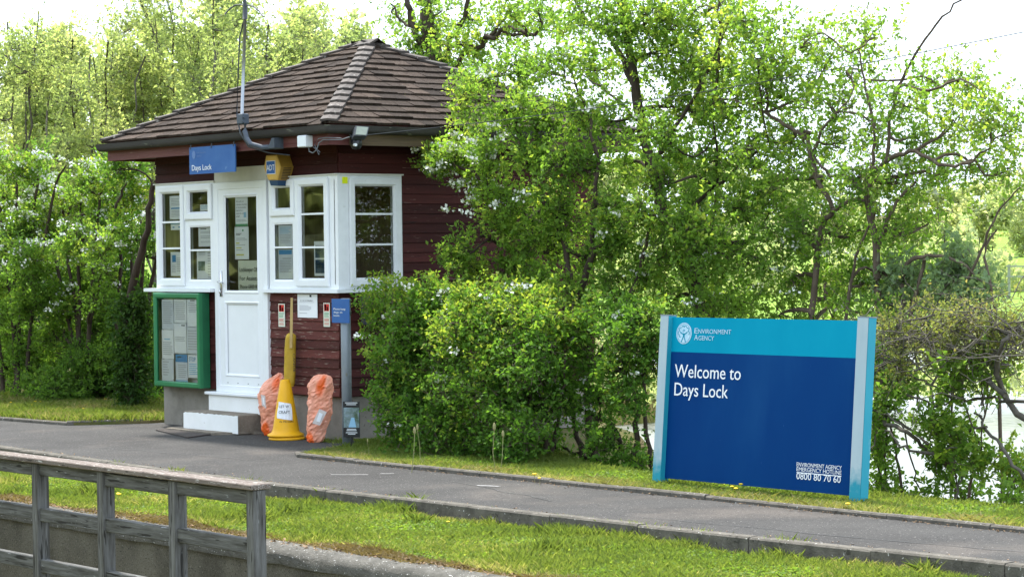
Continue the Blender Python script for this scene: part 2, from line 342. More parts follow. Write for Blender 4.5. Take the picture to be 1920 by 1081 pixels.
glass_mat('window_glass', (.95, .97, .96), .12)
glass_mat('case_glass', (.96, .98, .97), .04)
M = bpy.data.materials.new('river'); M.use_nodes = True; b = M.node_tree.nodes['Principled BSDF']
b.inputs['Base Color'].default_value = (.16, .17, .15, 1); b.inputs['Roughness'].default_value = .34; b.inputs['Specular IOR Level'].default_value = 1.0; b.inputs['IOR'].default_value = 1.6
tc = M.node_tree.nodes.new('ShaderNodeTexCoord'); n = M.node_tree.nodes.new('ShaderNodeTexNoise'); n.inputs['Scale'].default_value = 1.2; n.inputs['Detail'].default_value = 4
bp = M.node_tree.nodes.new('ShaderNodeBump'); bp.inputs['Distance'].default_value = .16; bp.inputs['Strength'].default_value = 1
M.node_tree.links.new(tc.outputs['Object'], n.inputs['Vector']); M.node_tree.links.new(n.outputs[0], bp.inputs['Height']); M.node_tree.links.new(bp.outputs[0], b.inputs['Normal'])
MATS['river'] = M

# ================================================================== THE SETTING
def struct(mb, name, m=None): o = mb.build(name, m); o['kind'] = 'structure'; return o
def smooth(a, b, t): t = np.clip((t - a) / (b - a), 0, 1); return t * t * (3 - 2 * t)
KERB = [(-14, -2.55), (-2.3, -2.80), (3.2, -3.04), (7.66, -2.91), (10.67, -2.72), (16, -2.42), (24, -2.0)]
def kerb_y(x): return np.interp(x, [k[0] for k in KERB], [k[1] for k in KERB])
def bank_y(x): return np.interp(x, [-40, -5.5, -4.2, .3, 2.4, 4.2, 60], [14, 12, 5.2, 3.7, .9, -.30, -.45])
def ground_z(x, y):
    x, y = np.asarray(x, float), np.asarray(y, float)
    z = np.full(np.broadcast(x, y).shape, -.06)
    lawn = -.11 - .085 * smooth(-3.1, -4.35, y) + .012 * np.sin(x * 2.3 + y * 3)
    z = np.where(y < kerb_y(x) - .04, lawn, z); z = np.where(y < -4.45, -1.05, z)
    z = np.where((y < -6.6) & (y > -11.6), -3.2, z); z = np.where(y <= -11.6, 0, z)
    yb = bank_y(x); z = np.where(y > yb, -.06 - 1.2 * smooth(0, 1.6, y - yb), z)
    Z = (x - CAM[0]) * _f[0] + (y - CAM[1]) * _f[1]
    z = z + smooth(53, 56, Z) * 1.15 + np.maximum(Z - 108, 0) * .02
    return z
def grid(name, xs, ys, m):
    X, Y = np.meshgrid(xs, ys); Zz = ground_z(X, Y); nx, ny = len(xs), len(ys)
    v = np.stack([X, Y, Zz], -1).reshape(-1, 3); i = np.arange((nx - 1) * (ny - 1)); a = i // (nx - 1) * nx + i % (nx - 1)
    o = big_mesh(name, v, np.stack([a, a + 1, a + nx + 1, a + nx], 1), np.full(len(a), .5), m); o['kind'] = 'structure'; return o
ys = np.r_[-400, -200, -60, -30, -11.62, -11.6, -6.6, -6.58, np.arange(-4.46, -4.44, .02), np.arange(-4.44, -2.0, .06), np.arange(-1.9, 16, .4), np.arange(16, 80, 2), np.arange(85, 500, 12)]
xs = np.r_[np.arange(-500, -90, 15), np.arange(-90, -20, 3), np.arange(-20, 20, .5), np.arange(20, 60, 4), np.arange(70, 300, 20)]
grid('ground', xs, ys, 'turf')
mb = MB(); mb.face([(-420, 1.0, -.55), (200, 1.0, -.55), (200, 420, -.55), (-420, 420, -.55)]); struct(mb, 'river', 'river')

KX0, KX1 = -9.0, 16.0
mb = MB()                      # tarmac: the towpath and the apron before the hut
mb.face([(k[0], k[1] + .02, 0) for k in KERB] + [(24, -1.45, 0), (1.32, -1.45, 0), (1.22, -1.40, 0), (.75, -.75, 0), (.36, -.12, 0), (.36, .3, 0), (-3.7, .3, 0), (-3.74, -.1, 0), (-4.13, -.85, 0), (-5.6, -.98, 0), (-14, -1.7, 0)])
struct(mb, 'path', 'asphalt')
def kerb(name, pts, z0, z1, w, seg, inward):
    """a line of kerb stones with open joints"""
    mb = MB(); pts = [np.array(p, float) for p in pts]
    for a, b in zip(pts[:-1], pts[1:]):
        L = np.linalg.norm(b - a); n = max(1, round(L / seg)); d = (b - a) / L; q = np.array([-d[1], d[0]]) * inward
        for i in range(n):
            s0, s1 = L * i / n + .004, L * (i + 1) / n - .004; j = random.uniform(-.006, .006); h = random.uniform(-.006, .006); k = .012
            def P(s, o, z): p = a + d * s + q * (o + j); return (p[0], p[1], z)
            A = [P(s0, 0, z0), P(s0, 0, z1 + h - k), P(s0, k, z1 + h), P(s0, w - k, z1 + h), P(s0, w, z1 + h - k), P(s0, w, z0)]
            B = [P(s1, 0, z0), P(s1, 0, z1 + h - k), P(s1, k, z1 + h), P(s1, w - k, z1 + h), P(s1, w, z1 + h - k), P(s1, w, z0)]
            mb.mesh(A + B, [(i_, (i_ + 1) % 6, 6 + (i_ + 1) % 6, 6 + i_) for i_ in range(6)] + [(5, 4, 3, 2, 1, 0), (6, 7, 8, 9, 10, 11)])
    return struct(mb, name, 'kerb_stone')
kerb('kerb', [(k[0], k[1] - .085) for k in KERB], -.25, .012, .11, .92, 1)
kerb('kerb', [(1.05, -1.30), (1.32, -1.46), (24, -1.46)], -.10, .036, .07, .92, 1)
kerb('kerb', [(-14, -1.72), (-5.6, -1.0), (-4.14, -.87), (-3.76, -.1)], -.1, .045, .06, .92, 1)
def slab(name, poly, z0, z1, m):
    mb = MB(); mb.prism([(p[0], p[1], z0) for p in poly], (0, 0, z1 - z0)); return struct(mb, name, m)
VERGE = [(1.10, -1.25), (1.34, -1.385), (24, -1.385), (24, -.42), (4.2, -.28), (2.3, .85), (.1, 1.3), (.1, .02), (.42, -.02), (.80, -.68)]
BANKL = [(-14, -1.60), (-5.6, -.93), (-4.10, -.80), (-3.70, -.05), (-3.70, 4), (-14, 9)]
slab('verge', VERGE, -.08, -.002, 'turf'); slab('verge', BANKL, -.08, .030, 'turf')
for (p0, p1, w) in (((620, 889), (690, 889), .035), ((713, 887), (738, 887), .05), ((894, 909), (935, 911), .05)):    # worn paint flecks on the tarmac
    a, b = PZ(*p0, .004), PZ(*p1, .004); d = (b - a) / np.linalg.norm(b - a); q = np.array([-d[1], d[0], 0]) * w
    mb = MB(); n = 7; up = [a + (b - a) * i / n + q * random.uniform(.25, .8) for i in range(n + 1)]; dn = [a + (b - a) * i / n - q * random.uniform(.1, .6) for i in range(n + 1)]
    mb.face(up + dn[::-1]); struct(mb, 'path_marking', 'chalk')

# lock-side wall ----------------------------------------------------------
t = thing('lock_wall', 'long rough concrete wall with pale coping below the grass strip', 'wall', (2, -4.45, -1.05))
mb = MB(); n = 120; xs_ = np.linspace(-12, 18, n); prof = [(-4.34, -.30), (-4.34, -.20), (-4.37, -.178), (-4.50, -.176), (-4.56, -.19), (-4.60, -.225), (-4.60, -.30)]
v = []
for x in xs_: v += [(x, p[0] + random.uniform(-.006, .006), p[1] + random.uniform(-.006, .006)) for p in prof]
k = len(prof); mb.mesh(v, [(i * k + j, i * k + j + 1, (i + 1) * k + j + 1, (i + 1) * k + j) for i in range(n - 1) for j in range(k - 1)]); mb.build('coping', 'coping', t, smooth=True)
mb = MB(); mb.box(-12, 18, -4.58, -4.36, -1.1, -.28); mb.build('wall_face', 'aggregate', t)

# timber handrail ----------------------------------------------------------
YF = -5.3
t = thing('timber_fence', 'weathered grey timber post and rail fence before the concrete wall', 'fence', (4, YF, -1.05))
PXS = [6.42 - .99 * i for i in range(8)]; w = .082; TOP = .375
for i, x in enumerate(PXS):
    mb = MB(); mb.bbox(x - w / 2, x + w / 2, YF - .05, YF + .05, -1.05, TOP - .032 + random.uniform(-.001, 0), .006); mb.build('post', 'fence_post', t)
mb = MB(); mb.bbox(PXS[-1] - .4, 6.475, YF - .075, YF + .085, TOP - .03, TOP + .008, .006); mb.build('top_cap', 'fence_cap', t)
for zz, hh, nm in ((TOP - .032 - .10, .095, 'upper_rail'), (TOP - .47, .10, 'middle_rail'), (TOP - .86, .10, 'bottom_rail')):
    mb = MB()
    for a, b in zip(PXS[1:], PXS[:-1]):
        dz = random.uniform(-.008, .008); mb.bbox(a + w / 2 + .001, b - w / 2 - .001, YF - .03, YF + .03, zz + dz, zz + hh + dz, .005)
    mb.build('rail', 'fence_rail', t)

# ================================================================== THE HUT
hut = thing('lock_hut', 'small dark red timber hut with hipped shingle roof and white windows', 'hut', (-1.78, 1.7, 0))
HX0, HY1 = -3.55, 3.42; ZF = .42; ZS = 1.50; ZH = 2.725; ZE = 3.04
def siding(fr_, a0, a1, z0, z1, mname, name, off=0., worn=False):
    """shiplap boards: each tilts out to its lower edge"""
    mb = MB(); pitch = .098; n = max(1, round((z1 - z0) / pitch)); p = (z1 - z0) / n
    for i in range(n):
        za, zb = z0 + i * p, z0 + (i + 1) * p; mb.tv = random.random()
        e0 = a0; e1 = a1 + (random.uniform(-.012, .004) if worn else 0)
        lo, hi_ = .020 + off, .007 + off
        mb.hexa([fr_.p(e0, za + .006, lo), fr_.p(e1, za + .006, lo), fr_.p(e1, za + .004, -.03), fr_.p(e0, za + .004, -.03), fr_.p(e0, zb, hi_), fr_.p(e1, zb, hi_), fr_.p(e1, zb, -.03), fr_.p(e0, zb, -.03)])
        mb.tv = 0; fr_.box(mb, a0, a1, za - .002, za + .006, -.03, .004 + off)
    return mb.build(name, mname, hut)
siding(FRONT, HX0, -2.33, .44, ZS, 'siding', 'siding'); siding(FRONT, -1.255, .0, .44, ZS, 'siding_worn', 'siding', worn=True)
siding(FRONT, HX0, .0, ZH, ZE, 'siding', 'siding')
siding(SIDE, .0, HY1, .44, ZS, 'siding', 'siding'); siding(SIDE, .80, HY1, ZS, ZH, 'siding', 'siding'); siding(SIDE, .0, HY1, ZH, ZE, 'siding', 'siding')
mb = MB(); mb.box(HX0, HX0 + .08, 0.05, HY1, .44, ZE); mb.build('end_wall', 'siding', hut); mb = MB(); mb.box(HX0, 0, HY1, HY1 + .08, .44, ZE); mb.build('rear_wall', 'siding', hut)
mb = MB(); mb.box(HX0 + .035, -.035, .035, HY1, -.05, .44); mb.build('plinth', 'render_grey', hut)
mb = MB()              # the room behind the glass
mb.face([(HX0 + .1, 1.5, .43), (-.05, 1.5, .43), (-.05, 1.5, 3.0), (HX0 + .1, 1.5, 3.0)]); mb.face([(HX0 + .1, .06, .43), (HX0 + .1, 1.5, .43), (HX0 + .1, 1.5, 3.0), (HX0 + .1, .06, 3.0)])
mb.face([(HX0, .04, .445), (-.03, .04, .445), (-.03, HY1, .445), (HX0, HY1, .445)]); mb.face([(HX0, .04, 3.0), (-.03, .04, 3.0), (-.03, HY1, 3.0), (HX0, HY1, 3.0)])
mb.use('room'); mb.build('room_lining', None, hut)
mb = MB(); mb.box(HX0 + .12, -2.4, .30, .75, 1.40, 1.44); mb.build('desk', 'room_dark', hut); mb = MB(); mb.box(-1.2, -.1, .30, .75, 1.40, 1.44); mb.build('desk', 'room_dark', hut)

# roof ------------------------------------------------------------------------
AX, AY, AZ = -1.80, 1.67, 4.27
EX0, EX1, EY0, EY1, EZ = -4.02, .43, -.43, 3.80, 3.205
def shingles(name, cL, cR, apL, apR, ncourse=14, wd=.21):
    """one slope between eave corners cL, cR and ridge ends apL, apR: overlapping courses of single shingles"""
    mb = MB(); mb.use('shingle'); cL, cR, apL, apR = [np.array(p, float) for p in (cL, cR, apL, apR)]
    nrm = np.cross(cR - cL, apL - cL); nrm /= np.linalg.norm(nrm); th = .024
    ue = (cR - cL) / np.linalg.norm(cR - cL)
    for c in range(ncourse):
        v0, v1 = c / ncourse, min(1, (c + 1.12) / ncourse)
        A0, B0 = cL + (apL - cL) * v0, cR + (apR - cR) * v0; A1, B1 = cL + (apL - cL) * v1, cR + (apR - cR) * v1
        L0 = np.dot(B0 - A0, ue); o1 = np.dot(A1 - A0, ue); L1 = np.dot(B1 - A1, ue); up = A1 - A0 - ue * o1
        u = -random.uniform(0, wd)
        while u < L0:
            u1 = u + wd * random.uniform(.8, 1.2); a0, b0 = max(u, 0), min(u1 - .004, L0); a1, b1 = max(u, o1), min(u1 - .004, o1 + L1)
            if b0 - a0 > .01:
                if b1 <= a1: a1 = b1 = min(max((a0 + b0) / 2, o1), o1 + L1)
                mb.tv = np.clip(random.gauss(.5, .24), 0, 1); h = th + random.uniform(-.004, .009); dr = random.uniform(-.012, .012) + (.03 if random.random() < .02 else 0); dn = up / np.linalg.norm(up)
                P = [A0 + ue * a0 - dn * dr + nrm * h, A0 + ue * b0 - dn * dr + nrm * h, A0 + ue * b1 + up + nrm * .004, A0 + ue * a1 + up + nrm * .004]
                Bt = [p - nrm * th for p in P[:2]]
                mb.mesh(P + Bt, [(0, 1, 2, 3), (4, 5, 1, 0), (4, 0, 3), (5, 2, 1)])
            u = u1
    return mb.build(name, None, hut)
ap0, ap1 = (AX - .10, AY, AZ), (AX + .10, AY, AZ)
c00, c10, c11, c01 = (EX0, EY0, EZ), (EX1, EY0, EZ), (EX1, EY1, EZ), (EX0, EY1, EZ)
r0 = shingles('roof', c00, c10, ap0, ap1); shingles('roof', c10, c11, ap1, ap1); shingles('roof', c11, c01, ap1, ap0); shingles('roof', c01, c00, ap0, ap0)
def hip(ca, ap, nA, nB, n=14):
    """folded caps riding over a hip"""
    mb = MB(); mb.use('hip_shingle'); ca, ap = np.array(ca, float), np.array(ap, float); d = ap - ca
    sA, sB = [np.array(q, float) for q in (nA, nB)]
    for i in range(n):
        t0, t1 = (i - .12) / n, min(1.0, (i + 1.05) / n); mb.tv = np.clip(random.gauss(.55, .22), 0, 1); w = .115 + random.uniform(-.008, .008)
        lift0, lift1 = .062, .034
        q0, q1 = ca + d * t0 + V3(0, 0, lift0), ca + d * t1 + V3(0, 0, lift1)
        def side(q, s): return q + s * w
        a0, b0, a1, b1 = side(q0, sA), side(q0, sB), side(q1, sA), side(q1, sB); dz = V3(0, 0, -.022)
        mb.mesh([a0, q0, b0, a1, q1, b1, a0 + dz, q0 + dz, b0 + dz, a1 + dz, b1 + dz], [(0, 1, 4, 3), (1, 2, 5, 4), (6, 7, 1, 0), (7, 8, 2, 1), (6, 0, 3, 9), (8, 10, 5, 2)])
    return mb.build('hip_tiles', None, r0)
sl_ = (AZ - EZ) / 2.15
def hipdir(ca, ap):
    d = np.array(ap, float) - np.array(ca, float); sx, sy = np.sign(d[0]), np.sign(d[1])
    return V3(-sx * .0 + 0, sy * 1, 0) * 0 + V3(sx, 0, 0), V3(0, sy, 0)
for ca, ap in ((c10, ap1), (c00, ap0), (c11, ap1), (c01, ap0)):
    a, b = hipdir(ca, ap); hip(ca, ap, a * V3(1, 1, 1) + V3(0, 0, -.02), b + V3(0, 0, -.02))
mb = MB(); mb.use('hip_shingle')
for i in range(2):
    x0, x1 = AX - .24 + i * .22, AX + .04 + i * .22; h = AZ + .035 + i * .01; mb.tv = .4 + .3 * i
    mb.mesh([(x0, AY - .12, h - .065), (x0, AY, h), (x0, AY + .12, h - .065), (x1, AY - .12, h - .065), (x1, AY, h), (x1, AY + .12, h - .065), (x0, AY - .12, h - .09), (x1, AY - .12, h - .09), (x1, AY, h - .025)], [(0, 1, 4, 3), (1, 2, 5, 4), (6, 0, 3, 7), (7, 3, 4, 8)])
mb.build('ridge_tiles', None, r0)
def loop_sweep(mb, prof, x0, x1, y0, y1):
    """a profile (outward, z) carried round a rectangle with mitred corners"""
    L = [[(x0 - o, y0 - o, z), (x1 + o, y0 - o, z), (x1 + o, y1 + o, z), (x0 - o, y1 + o, z)] for o, z in prof]
    v = [p for l in L for p in l]; mb.mesh(v, [(k * 4 + i, k * 4 + (i + 1) % 4, k * 4 + 4 + (i + 1) % 4, k * 4 + 4 + i) for k in range(len(prof) - 1) for i in range(4)])
FX0, FX1, FY0, FY1 = -3.97, .385, -.385, 3.75
mb = MB()
gp = [(.005, 3.19), (.005, 3.13)] + [(.050 - .045 * math.cos(a), 3.148 - .040 * math.sin(a)) for a in np.linspace(.2, math.pi, 8)] + [(.097, 3.192), (.090, 3.192), (.090, 3.15), (.012, 3.12), (.012, 3.19)]
loop_sweep(mb, gp, FX0, FX1, FY0, FY1); mb.build('gutter', 'gutter', hut, smooth=False)
mb = MB(); loop_sweep(mb, [(0, 3.22), (0, 3.0), (-.03, 3.0), (-.03, 3.03)], FX0, FX1, FY0, FY1)
mb.build('fascia', 'fascia', hut)
mb = MB(); mb.box(FX1 + .001, FX1 + .004, FY0 + .25, FY1 - .05, 2.998, 3.13); o = mb.build('fascia', 'fascia_bare', hut); o['label'] = 'bare brown fascia board on the shaded side'
mb = MB(); mb.face([(FX0, FY0, 3.03), (FX1, FY0, 3.03), (FX1, FY1, 3.03), (FX0, FY1, 3.03)]); mb.build('soffit', 'soffit', hut)

# windows -----------------------------------------------------------------------
NF = .035                       # how far the frames stand proud of the wall
SASH = [(0, NF + .002), (0, NF + .022), (.012, NF + .027), (.062, NF + .027), (.078, NF + .008), (.085, NF - .005), (.085, -.01)]
def casement(parent, fr_, a0, a1, z0, z1, bars=(), prof=SASH, mname='upvc', name='casement'):
    mb = MB(); fr_.ring(mb, a0, a1, z0, z1, prof); c = mb.build(name, mname, parent)
    i = prof[-1][0]; mb = MB(); g = NF - .012
    vs_ = [fr_.p(a0 + i - .004, z0 + i - .004, g), fr_.p(a1 - i + .004, z0 + i - .004, g), fr_.p(a1 - i + .004, z1 - i + .004, g), fr_.p(a0 + i - .004, z1 - i + .004, g)]
    mb.face(vs_); mb.build('pane', 'window_glass', parent)
    if bars:
        mb = MB()
        for z in bars: mb = MB(); fr_.box(mb, a0 + i, a1 - i, z - .010, z + .010, g + .001, g + .016); mb.build('glazing_bar', mname, parent)
    mb = MB(); fr_.ring(mb, a0 + i - .006, a1 - i + .006, z0 + i - .006, z1 - i + .006, [(0, g + .002), (.010, g + .0025)]); mb.build('gasket', 'dark_seal', parent)
    return c
FIX = [(0, NF + .002), (.045, NF + .002), (.06, NF - .006), (.062, -.01)]
def unit(fr_, a0, a1, z0, z1, mname='upvc'):
    """the outer frame of a window, flush with its mullions"""
    mb = MB(); fr_.ring(mb, a0, a1, z0, z1, [(0, -.03), (0, NF), (.05, NF), (.05, -.03)]); return mb
WL0, WL1, WR0, WR1 = -3.52, -2.30, -1.22, .0325; WZ0, WZ1 = 1.545, 2.715
w = unit(FRONT, WL0, WL1, WZ0, WZ1); xm = -2.895
FRONT.box(w, xm - .025, xm + .025, WZ0 + .05, WZ1 - .05, -.03, NF); FRONT.box(w, xm + .025, WL1 - .05, 2.29, 2.33, -.03, NF)
wl = w.build('window', 'upvc', hut)
casement(wl, FRONT, *[WL0 + .05, xm - .004], WZ0 + .03, WZ1 - .02, (1.995, 2.29))
casement(wl, FRONT, xm + .012, WL1 - .02, 2.31, WZ1 - .02); casement(wl, FRONT, xm + .02, WL1 - .02, WZ0 + .03, 2.295, (1.97,), [(0, NF + .001), (.05, NF + .001), (.07, NF - .008), (.072, -.01)], name='fixed_light')
w = unit(FRONT, WR0, WR1, WZ0, WZ1); xm = -.70
FRONT.box(w, xm - .03, xm + .03, WZ0 + .05, WZ1 - .05, -.03, NF); FRONT.box(w, WR0 + .05, xm - .03, 2.29, 2.33, -.03, NF); FRONT.box(w, -.13, .0, WZ0 + .05, WZ1 - .05, -.03, NF - .001)
wr = w.build('window', 'upvc', hut)
casement(wr, FRONT, xm - .01, -.115, WZ0 + .03, WZ1 - .02, (1.98, 2.325)); casement(wr, FRONT, WR0 + .03, xm - .022, 2.315, WZ1 - .02)
casement(wr, FRONT, WR0 + .02, xm - .025, WZ0 + .03, 2.295, (1.985,), [(0, NF + .001), (.05, NF + .001), (.07, NF - .008), (.072, -.01)], name='fixed_light')
w = unit(SIDE, -.034, .785, WZ0, WZ1); SIDE.box(w, .015, .12, WZ0 + .05, WZ1 - .05, -.03, NF - .001)
wsd = w.build('window', 'upvc_shaded', hut); casement(wsd, SIDE, .10, .755, WZ0 + .03, WZ1 - .03, (2.0, 2.315), mname='upvc_shaded')
mb = MB(); FRONT.box(mb, WL0 - .02, WL1 + .03, WZ1, WZ1 + .014, -.02, NF + .02); mb.build('head_flashing', 'cream_trim', hut); mb = MB(); FRONT.box(mb, WR0, WR1 + .014, WZ1, WZ1 + .014, -.02, NF + .02); SIDE.box(mb, -.0, .80, WZ1, WZ1 + .014, -.02, NF + .02)
mb.build('head_flashing', 'cream_trim', hut)
for nm, a0, a1 in (('l', -3.70, -2.30), ('r', -1.33, .075)):
    mb = MB(); FRONT.box(mb, a0, a1, ZS + .008, ZS + .044, -.02, .10 if nm == 'l' else .085); mb.build('window_sill', 'upvc', hut)
mb = MB(); SIDE.box(mb, -.084, .88, ZS + .010, ZS + .042, .0, .085); mb.build('window_sill', 'upvc_shaded', hut)

# door ------------------------------------------------------------------------------
DX0, DX1 = -2.285, -1.255
mb = MB(); FRONT.ring(mb, DX0, DX1, ZF - .0, 2.70, [(0, -.03), (0, .045), (.07, .045), (.082, .030), (.082, -.03)]); FRONT.box(mb, DX0, DX1, 2.70, 2.83, -.03, .03)
df = mb.build('door_frame', 'upvc', hut)
mb = MB(); FRONT.box(mb, DX0 + .002, DX1 - .002, 2.703, 2.86, .03, .034); mb.build('header_panel', 'cream_trim', hut)
D0, D1 = DX0 + .086, DX1 - .086; ZG0, ZG1, ZP0, ZP1 = 1.50, 2.56, .60, 1.40
door = MB()
def leaf_ring(mb, a0, a1, z0, z1, n): FRONT.ring(mb, a0, a1, z0, z1, [(-.012, n), (.004, n + .008), (.016, n - .004), (.026, n - .010)])
n_ = .036
for (a0, a1, z0, z1) in ((D0, D0 + .10, .45, 2.665), (D1 - .10, D1, .45, 2.665), (D0 + .10, D1 - .10, ZG1, 2.665), (D0 + .10, D1 - .10, ZP1, ZG0), (D0 + .10, D1 - .10, .45, ZP0)): FRONT.box(door, a0, a1, z0, z1, -.02, n_)
leaf_ring(door, D0 + .10, D1 - .10, ZG0, ZG1, n_); leaf_ring(door, D0 + .10, D1 - .10, ZP0, ZP1, n_)
dr = door.build('door', 'upvc', hut)
mb = MB(); FRONT.box(mb, D0 + .10, D1 - .10, ZP0, ZP1, -.005, .018); mb.build('door_panel', 'upvc', dr)
mb = MB(); mb.face([FRONT.p(D0 + .10, ZG0, .012), FRONT.p(D1 - .10, ZG0, .012), FRONT.p(D1 - .10, ZG1, .012), FRONT.p(D0 + .10, ZG1, .012)]); mb.build('pane', 'window_glass', dr)
mb = MB(); hx = D0 + .035; FRONT.box(mb, hx - .018, hx + .018, 1.46, 1.74, n_, n_ + .012); mb.tube([FRONT.p(hx, 1.62, n_ + .01), FRONT.p(hx, 1.62, n_ + .05), FRONT.p(hx + .05, 1.615, n_ + .055), FRONT.p(hx + .11, 1.61, n_ + .05)], .009, 8)
mb.lathe(FRONT.p(hx, 1.51, n_ + .02), [(.0, -.02), (.011, -.012), (.011, .012), (0, .02)], 8); mb.build('handle', 'chrome', dr, smooth=True)
for i in range(4): mb = MB(); FRONT.box(mb, D0 + .13 + i * .2, D0 + .145 + i * .2, .52, .526, n_, n_ + .004); mb.build('drain_slot', 'dark_seal', dr)
# steps
mb = MB(); mb.bbox(-2.42, -1.20, -.115, .03, .385, .418, .006); mb.build('threshold', 'upvc', hut)
mb = MB(); mb.bbox(-2.38, -1.22, -.085, .035, .20, .386, .008); mb.build('riser', 'white_masonry', hut)
mb = MB(); mb.use('step_concrete'); mb.bbox(-2.50, -1.40, -.34, .03, .0, .215, .012); mb.use('white_masonry'); n = 26; zt = [.204 + random.uniform(-.006, .003) for _ in range(n + 1)]; zt[0] -= .01
for i in range(n):
    a, b = -2.492 + 1.085 * i / n, -2.492 + 1.085 * (i + 1) / n; mb.face([(a, -.3435, .012), (b, -.3435, .012), (b, -.3435, zt[i + 1]), (a, -.3435, zt[i])])
st = mb.build('doorstep', None, hut)
mb = MB(); mb.prism([(-2.75, -.14, -.03), (-2.66, -.47, -.03), (-1.62, -.52, -.03), (-1.30, .02, -.03), (-2.7, .02, -.03)], (0, 0, .055)); mb.build('step_slab', 'step_concrete', hut)
mb = MB(); y0, y1, z0, z1 = sr(672, 712, 555, 607, .0); SIDE.box(mb, y0 + .02, y1 - .02, z0, z1, .015, .16); SIDE.box(mb, y0 + .05, y1 - .05, z0 + .03, z1 - .03, .16, .166); mb.build('meter_box', 'slate_metal', hut)

# ================================================================== THINGS ON AND AROUND THE HUT
def paper(name, label, fr_, rect, n, ops=(), m='paper', cat='notice', group=None, th=.003):
    """a sheet with its print: ops are fractions of the sheet, z from the top"""
    a0, a1, z0, z1 = rect; w, h = a1 - a0, z1 - z0; mb = MB(); mb.use(m); fr_.box(mb, a0, a1, z0, z1, n - th, n); e = n + .0015
    def R(x0, x1, t, b, mm):
        mb.use(mm); mb.face([fr_.p(a0 + w * x0, z1 - h * b, e), fr_.p(a0 + w * x1, z1 - h * b, e), fr_.p(a0 + w * x1, z1 - h * t, e), fr_.p(a0 + w * x0, z1 - h * t, e)])
    for o in ops:
        if o[0] == 'r': R(*o[1:])
        elif o[0] == 'l':          # lines of small print between t and b
            _, x0, x1, t, b, k, mm = o
            for i in range(k):
                tt = t + (b - t) * i / k; R(x0, x1 - random.uniform(0, .25) * (x1 - x0) * (random.random() < .5), tt, tt + (b - t) / k * .42, mm)
        elif o[0] == 't':
            _, s, x, base, hh, ww, mm = o; mb.use(mm); put_text(mb, s, fr_.p(a0 + w * x, z1 - h * base, e + .001), fr_.us, (0, 0, 1), h * hh, w * ww, bold=.0012 if len(o) and hh > .1 else 0)
    return tag(mb.build(name), label, cat, group)
INN = .006
P = lambda *q: fr(*q, -.0)
G1 = 'printed notices taped inside the hut windows'
paper('notice', 'printed white sheet at the top of the tall left window', FRONT, P(319, 345, 367, 411), INN, [('l', .12, .9, .12, .45, 5, 'ink_grey'), ('r', .1, .9, .5, .56, 'ink_blue'), ('l', .12, .9, .62, .92, 5, 'ink_grey'), ('r', .7, .85, .04, .09, 'ink')], group=G1)
paper('notice', 'small blue-headed card below the bar of the tall left window', FRONT, P(321, 345, 415, 431), INN, [('r', 0, 1, 0, .35, 'ink_sky'), ('r', .15, .3, .6, .75, 'ink_blue'), ('r', .6, .8, .6, .75, 'ink_blue')], group=G1)
paper('notice', 'white sheet with a blue ribbon mark at the foot of the tall left window', FRONT, P(321, 346, 472, 517), INN, [('r', .12, .4, .13, .42, 'ink_blue'), ('l', .45, .9, .25, .85, 8, 'ink_grey'), ('l', .1, .4, .55, .9, 5, 'ink_grey')], group=G1)
paper('notice', 'small white card in the corner of the little window left of the door', FRONT, P(376, 396, 383, 395), INN, [('l', .1, .8, .2, .8, 3, 'ink_sky')], group=G1)
paper('notice', 'white letter in the upper pane just left of the door', FRONT, P(373, 407, 420, 462), INN, [('r', .68, .8, .14, .22, 'ink_green'), ('l', .12, .45, .2, .27, 1, 'ink'), ('l', .12, .92, .32, .42, 2, 'ink_grey'), ('l', .12, .85, .52, .66, 2, 'ink_grey'), ('l', .12, .9, .76, .84, 2, 'ink_grey')], group=G1)
paper('notice', 'white sheet with a small photograph in the lower pane left of the door', FRONT, P(370, 407, 467, 526), INN, [('r', .08, .42, .38, .68, 'photo_print'), ('l', .1, .5, .04, .2, 4, 'ink_grey'), ('l', .56, .95, .02, .95, 11, 'ink_grey')], group=G1)
DN = -.002
paper('notice', 'notice about abusive behaviour with green edges inside the door glass', FRONT, P(441, 464, 362, 424), DN, [('r', 0, 1, 0, .07, 'ink_green'), ('t', 'We will not', .08, .27, .045, .62, 'ink'), ('t', 'tolerate abusive', .08, .36, .045, .86, 'ink'), ('t', 'or threatening', .08, .45, .045, .78, 'ink'), ('t', 'behaviour', .08, .54, .045, .55, 'ink'), ('t', 'towards our', .08, .63, .045, .64, 'ink'), ('t', 'staff', .08, .72, .045, .28, 'ink'), ('r', .68, .88, .58, .74, 'ink_sky'), ('l', .08, .9, .8, .88, 2, 'ink_grey'), ('r', 0, 1, .93, 1, 'ink_green')], group=G1)
paper('notice', 'white sheet with yellow highlighted lines inside the door glass', FRONT, P(440, 466, 425, 486), DN, [('r', .55, .65, .08, .14, 'ink_green'), ('l', .1, .5, .2, .28, 2, 'ink'), ('l', .1, .9, .34, .44, 3, 'ink_grey'), ('r', .1, .35, .48, .52, 'ink_yellow'), ('l', .1, .8, .55, .6, 1, 'ink_grey'), ('r', .1, .5, .63, .66, 'ink_yellow'), ('l', .1, .75, .7, .75, 1, 'ink_grey'), ('r', .1, .65, .84, .88, 'ink_yellow')], group=G1)
paper('notice', 'pale sign with bold black lockkeeper off duty wording in the door glass', FRONT, P(446.5, 496, 488, 545), DN, [('t', 'Lockkeeper Off Duty', .06, .37, .155, .93, 'ink'), ('t', 'For Assistance', .06, .66, .155, .90, 'ink'), ('t', 'Phone 0800 807060', .07, .93, .14, .92, 'ink')], 'paper_cream', group=G1)
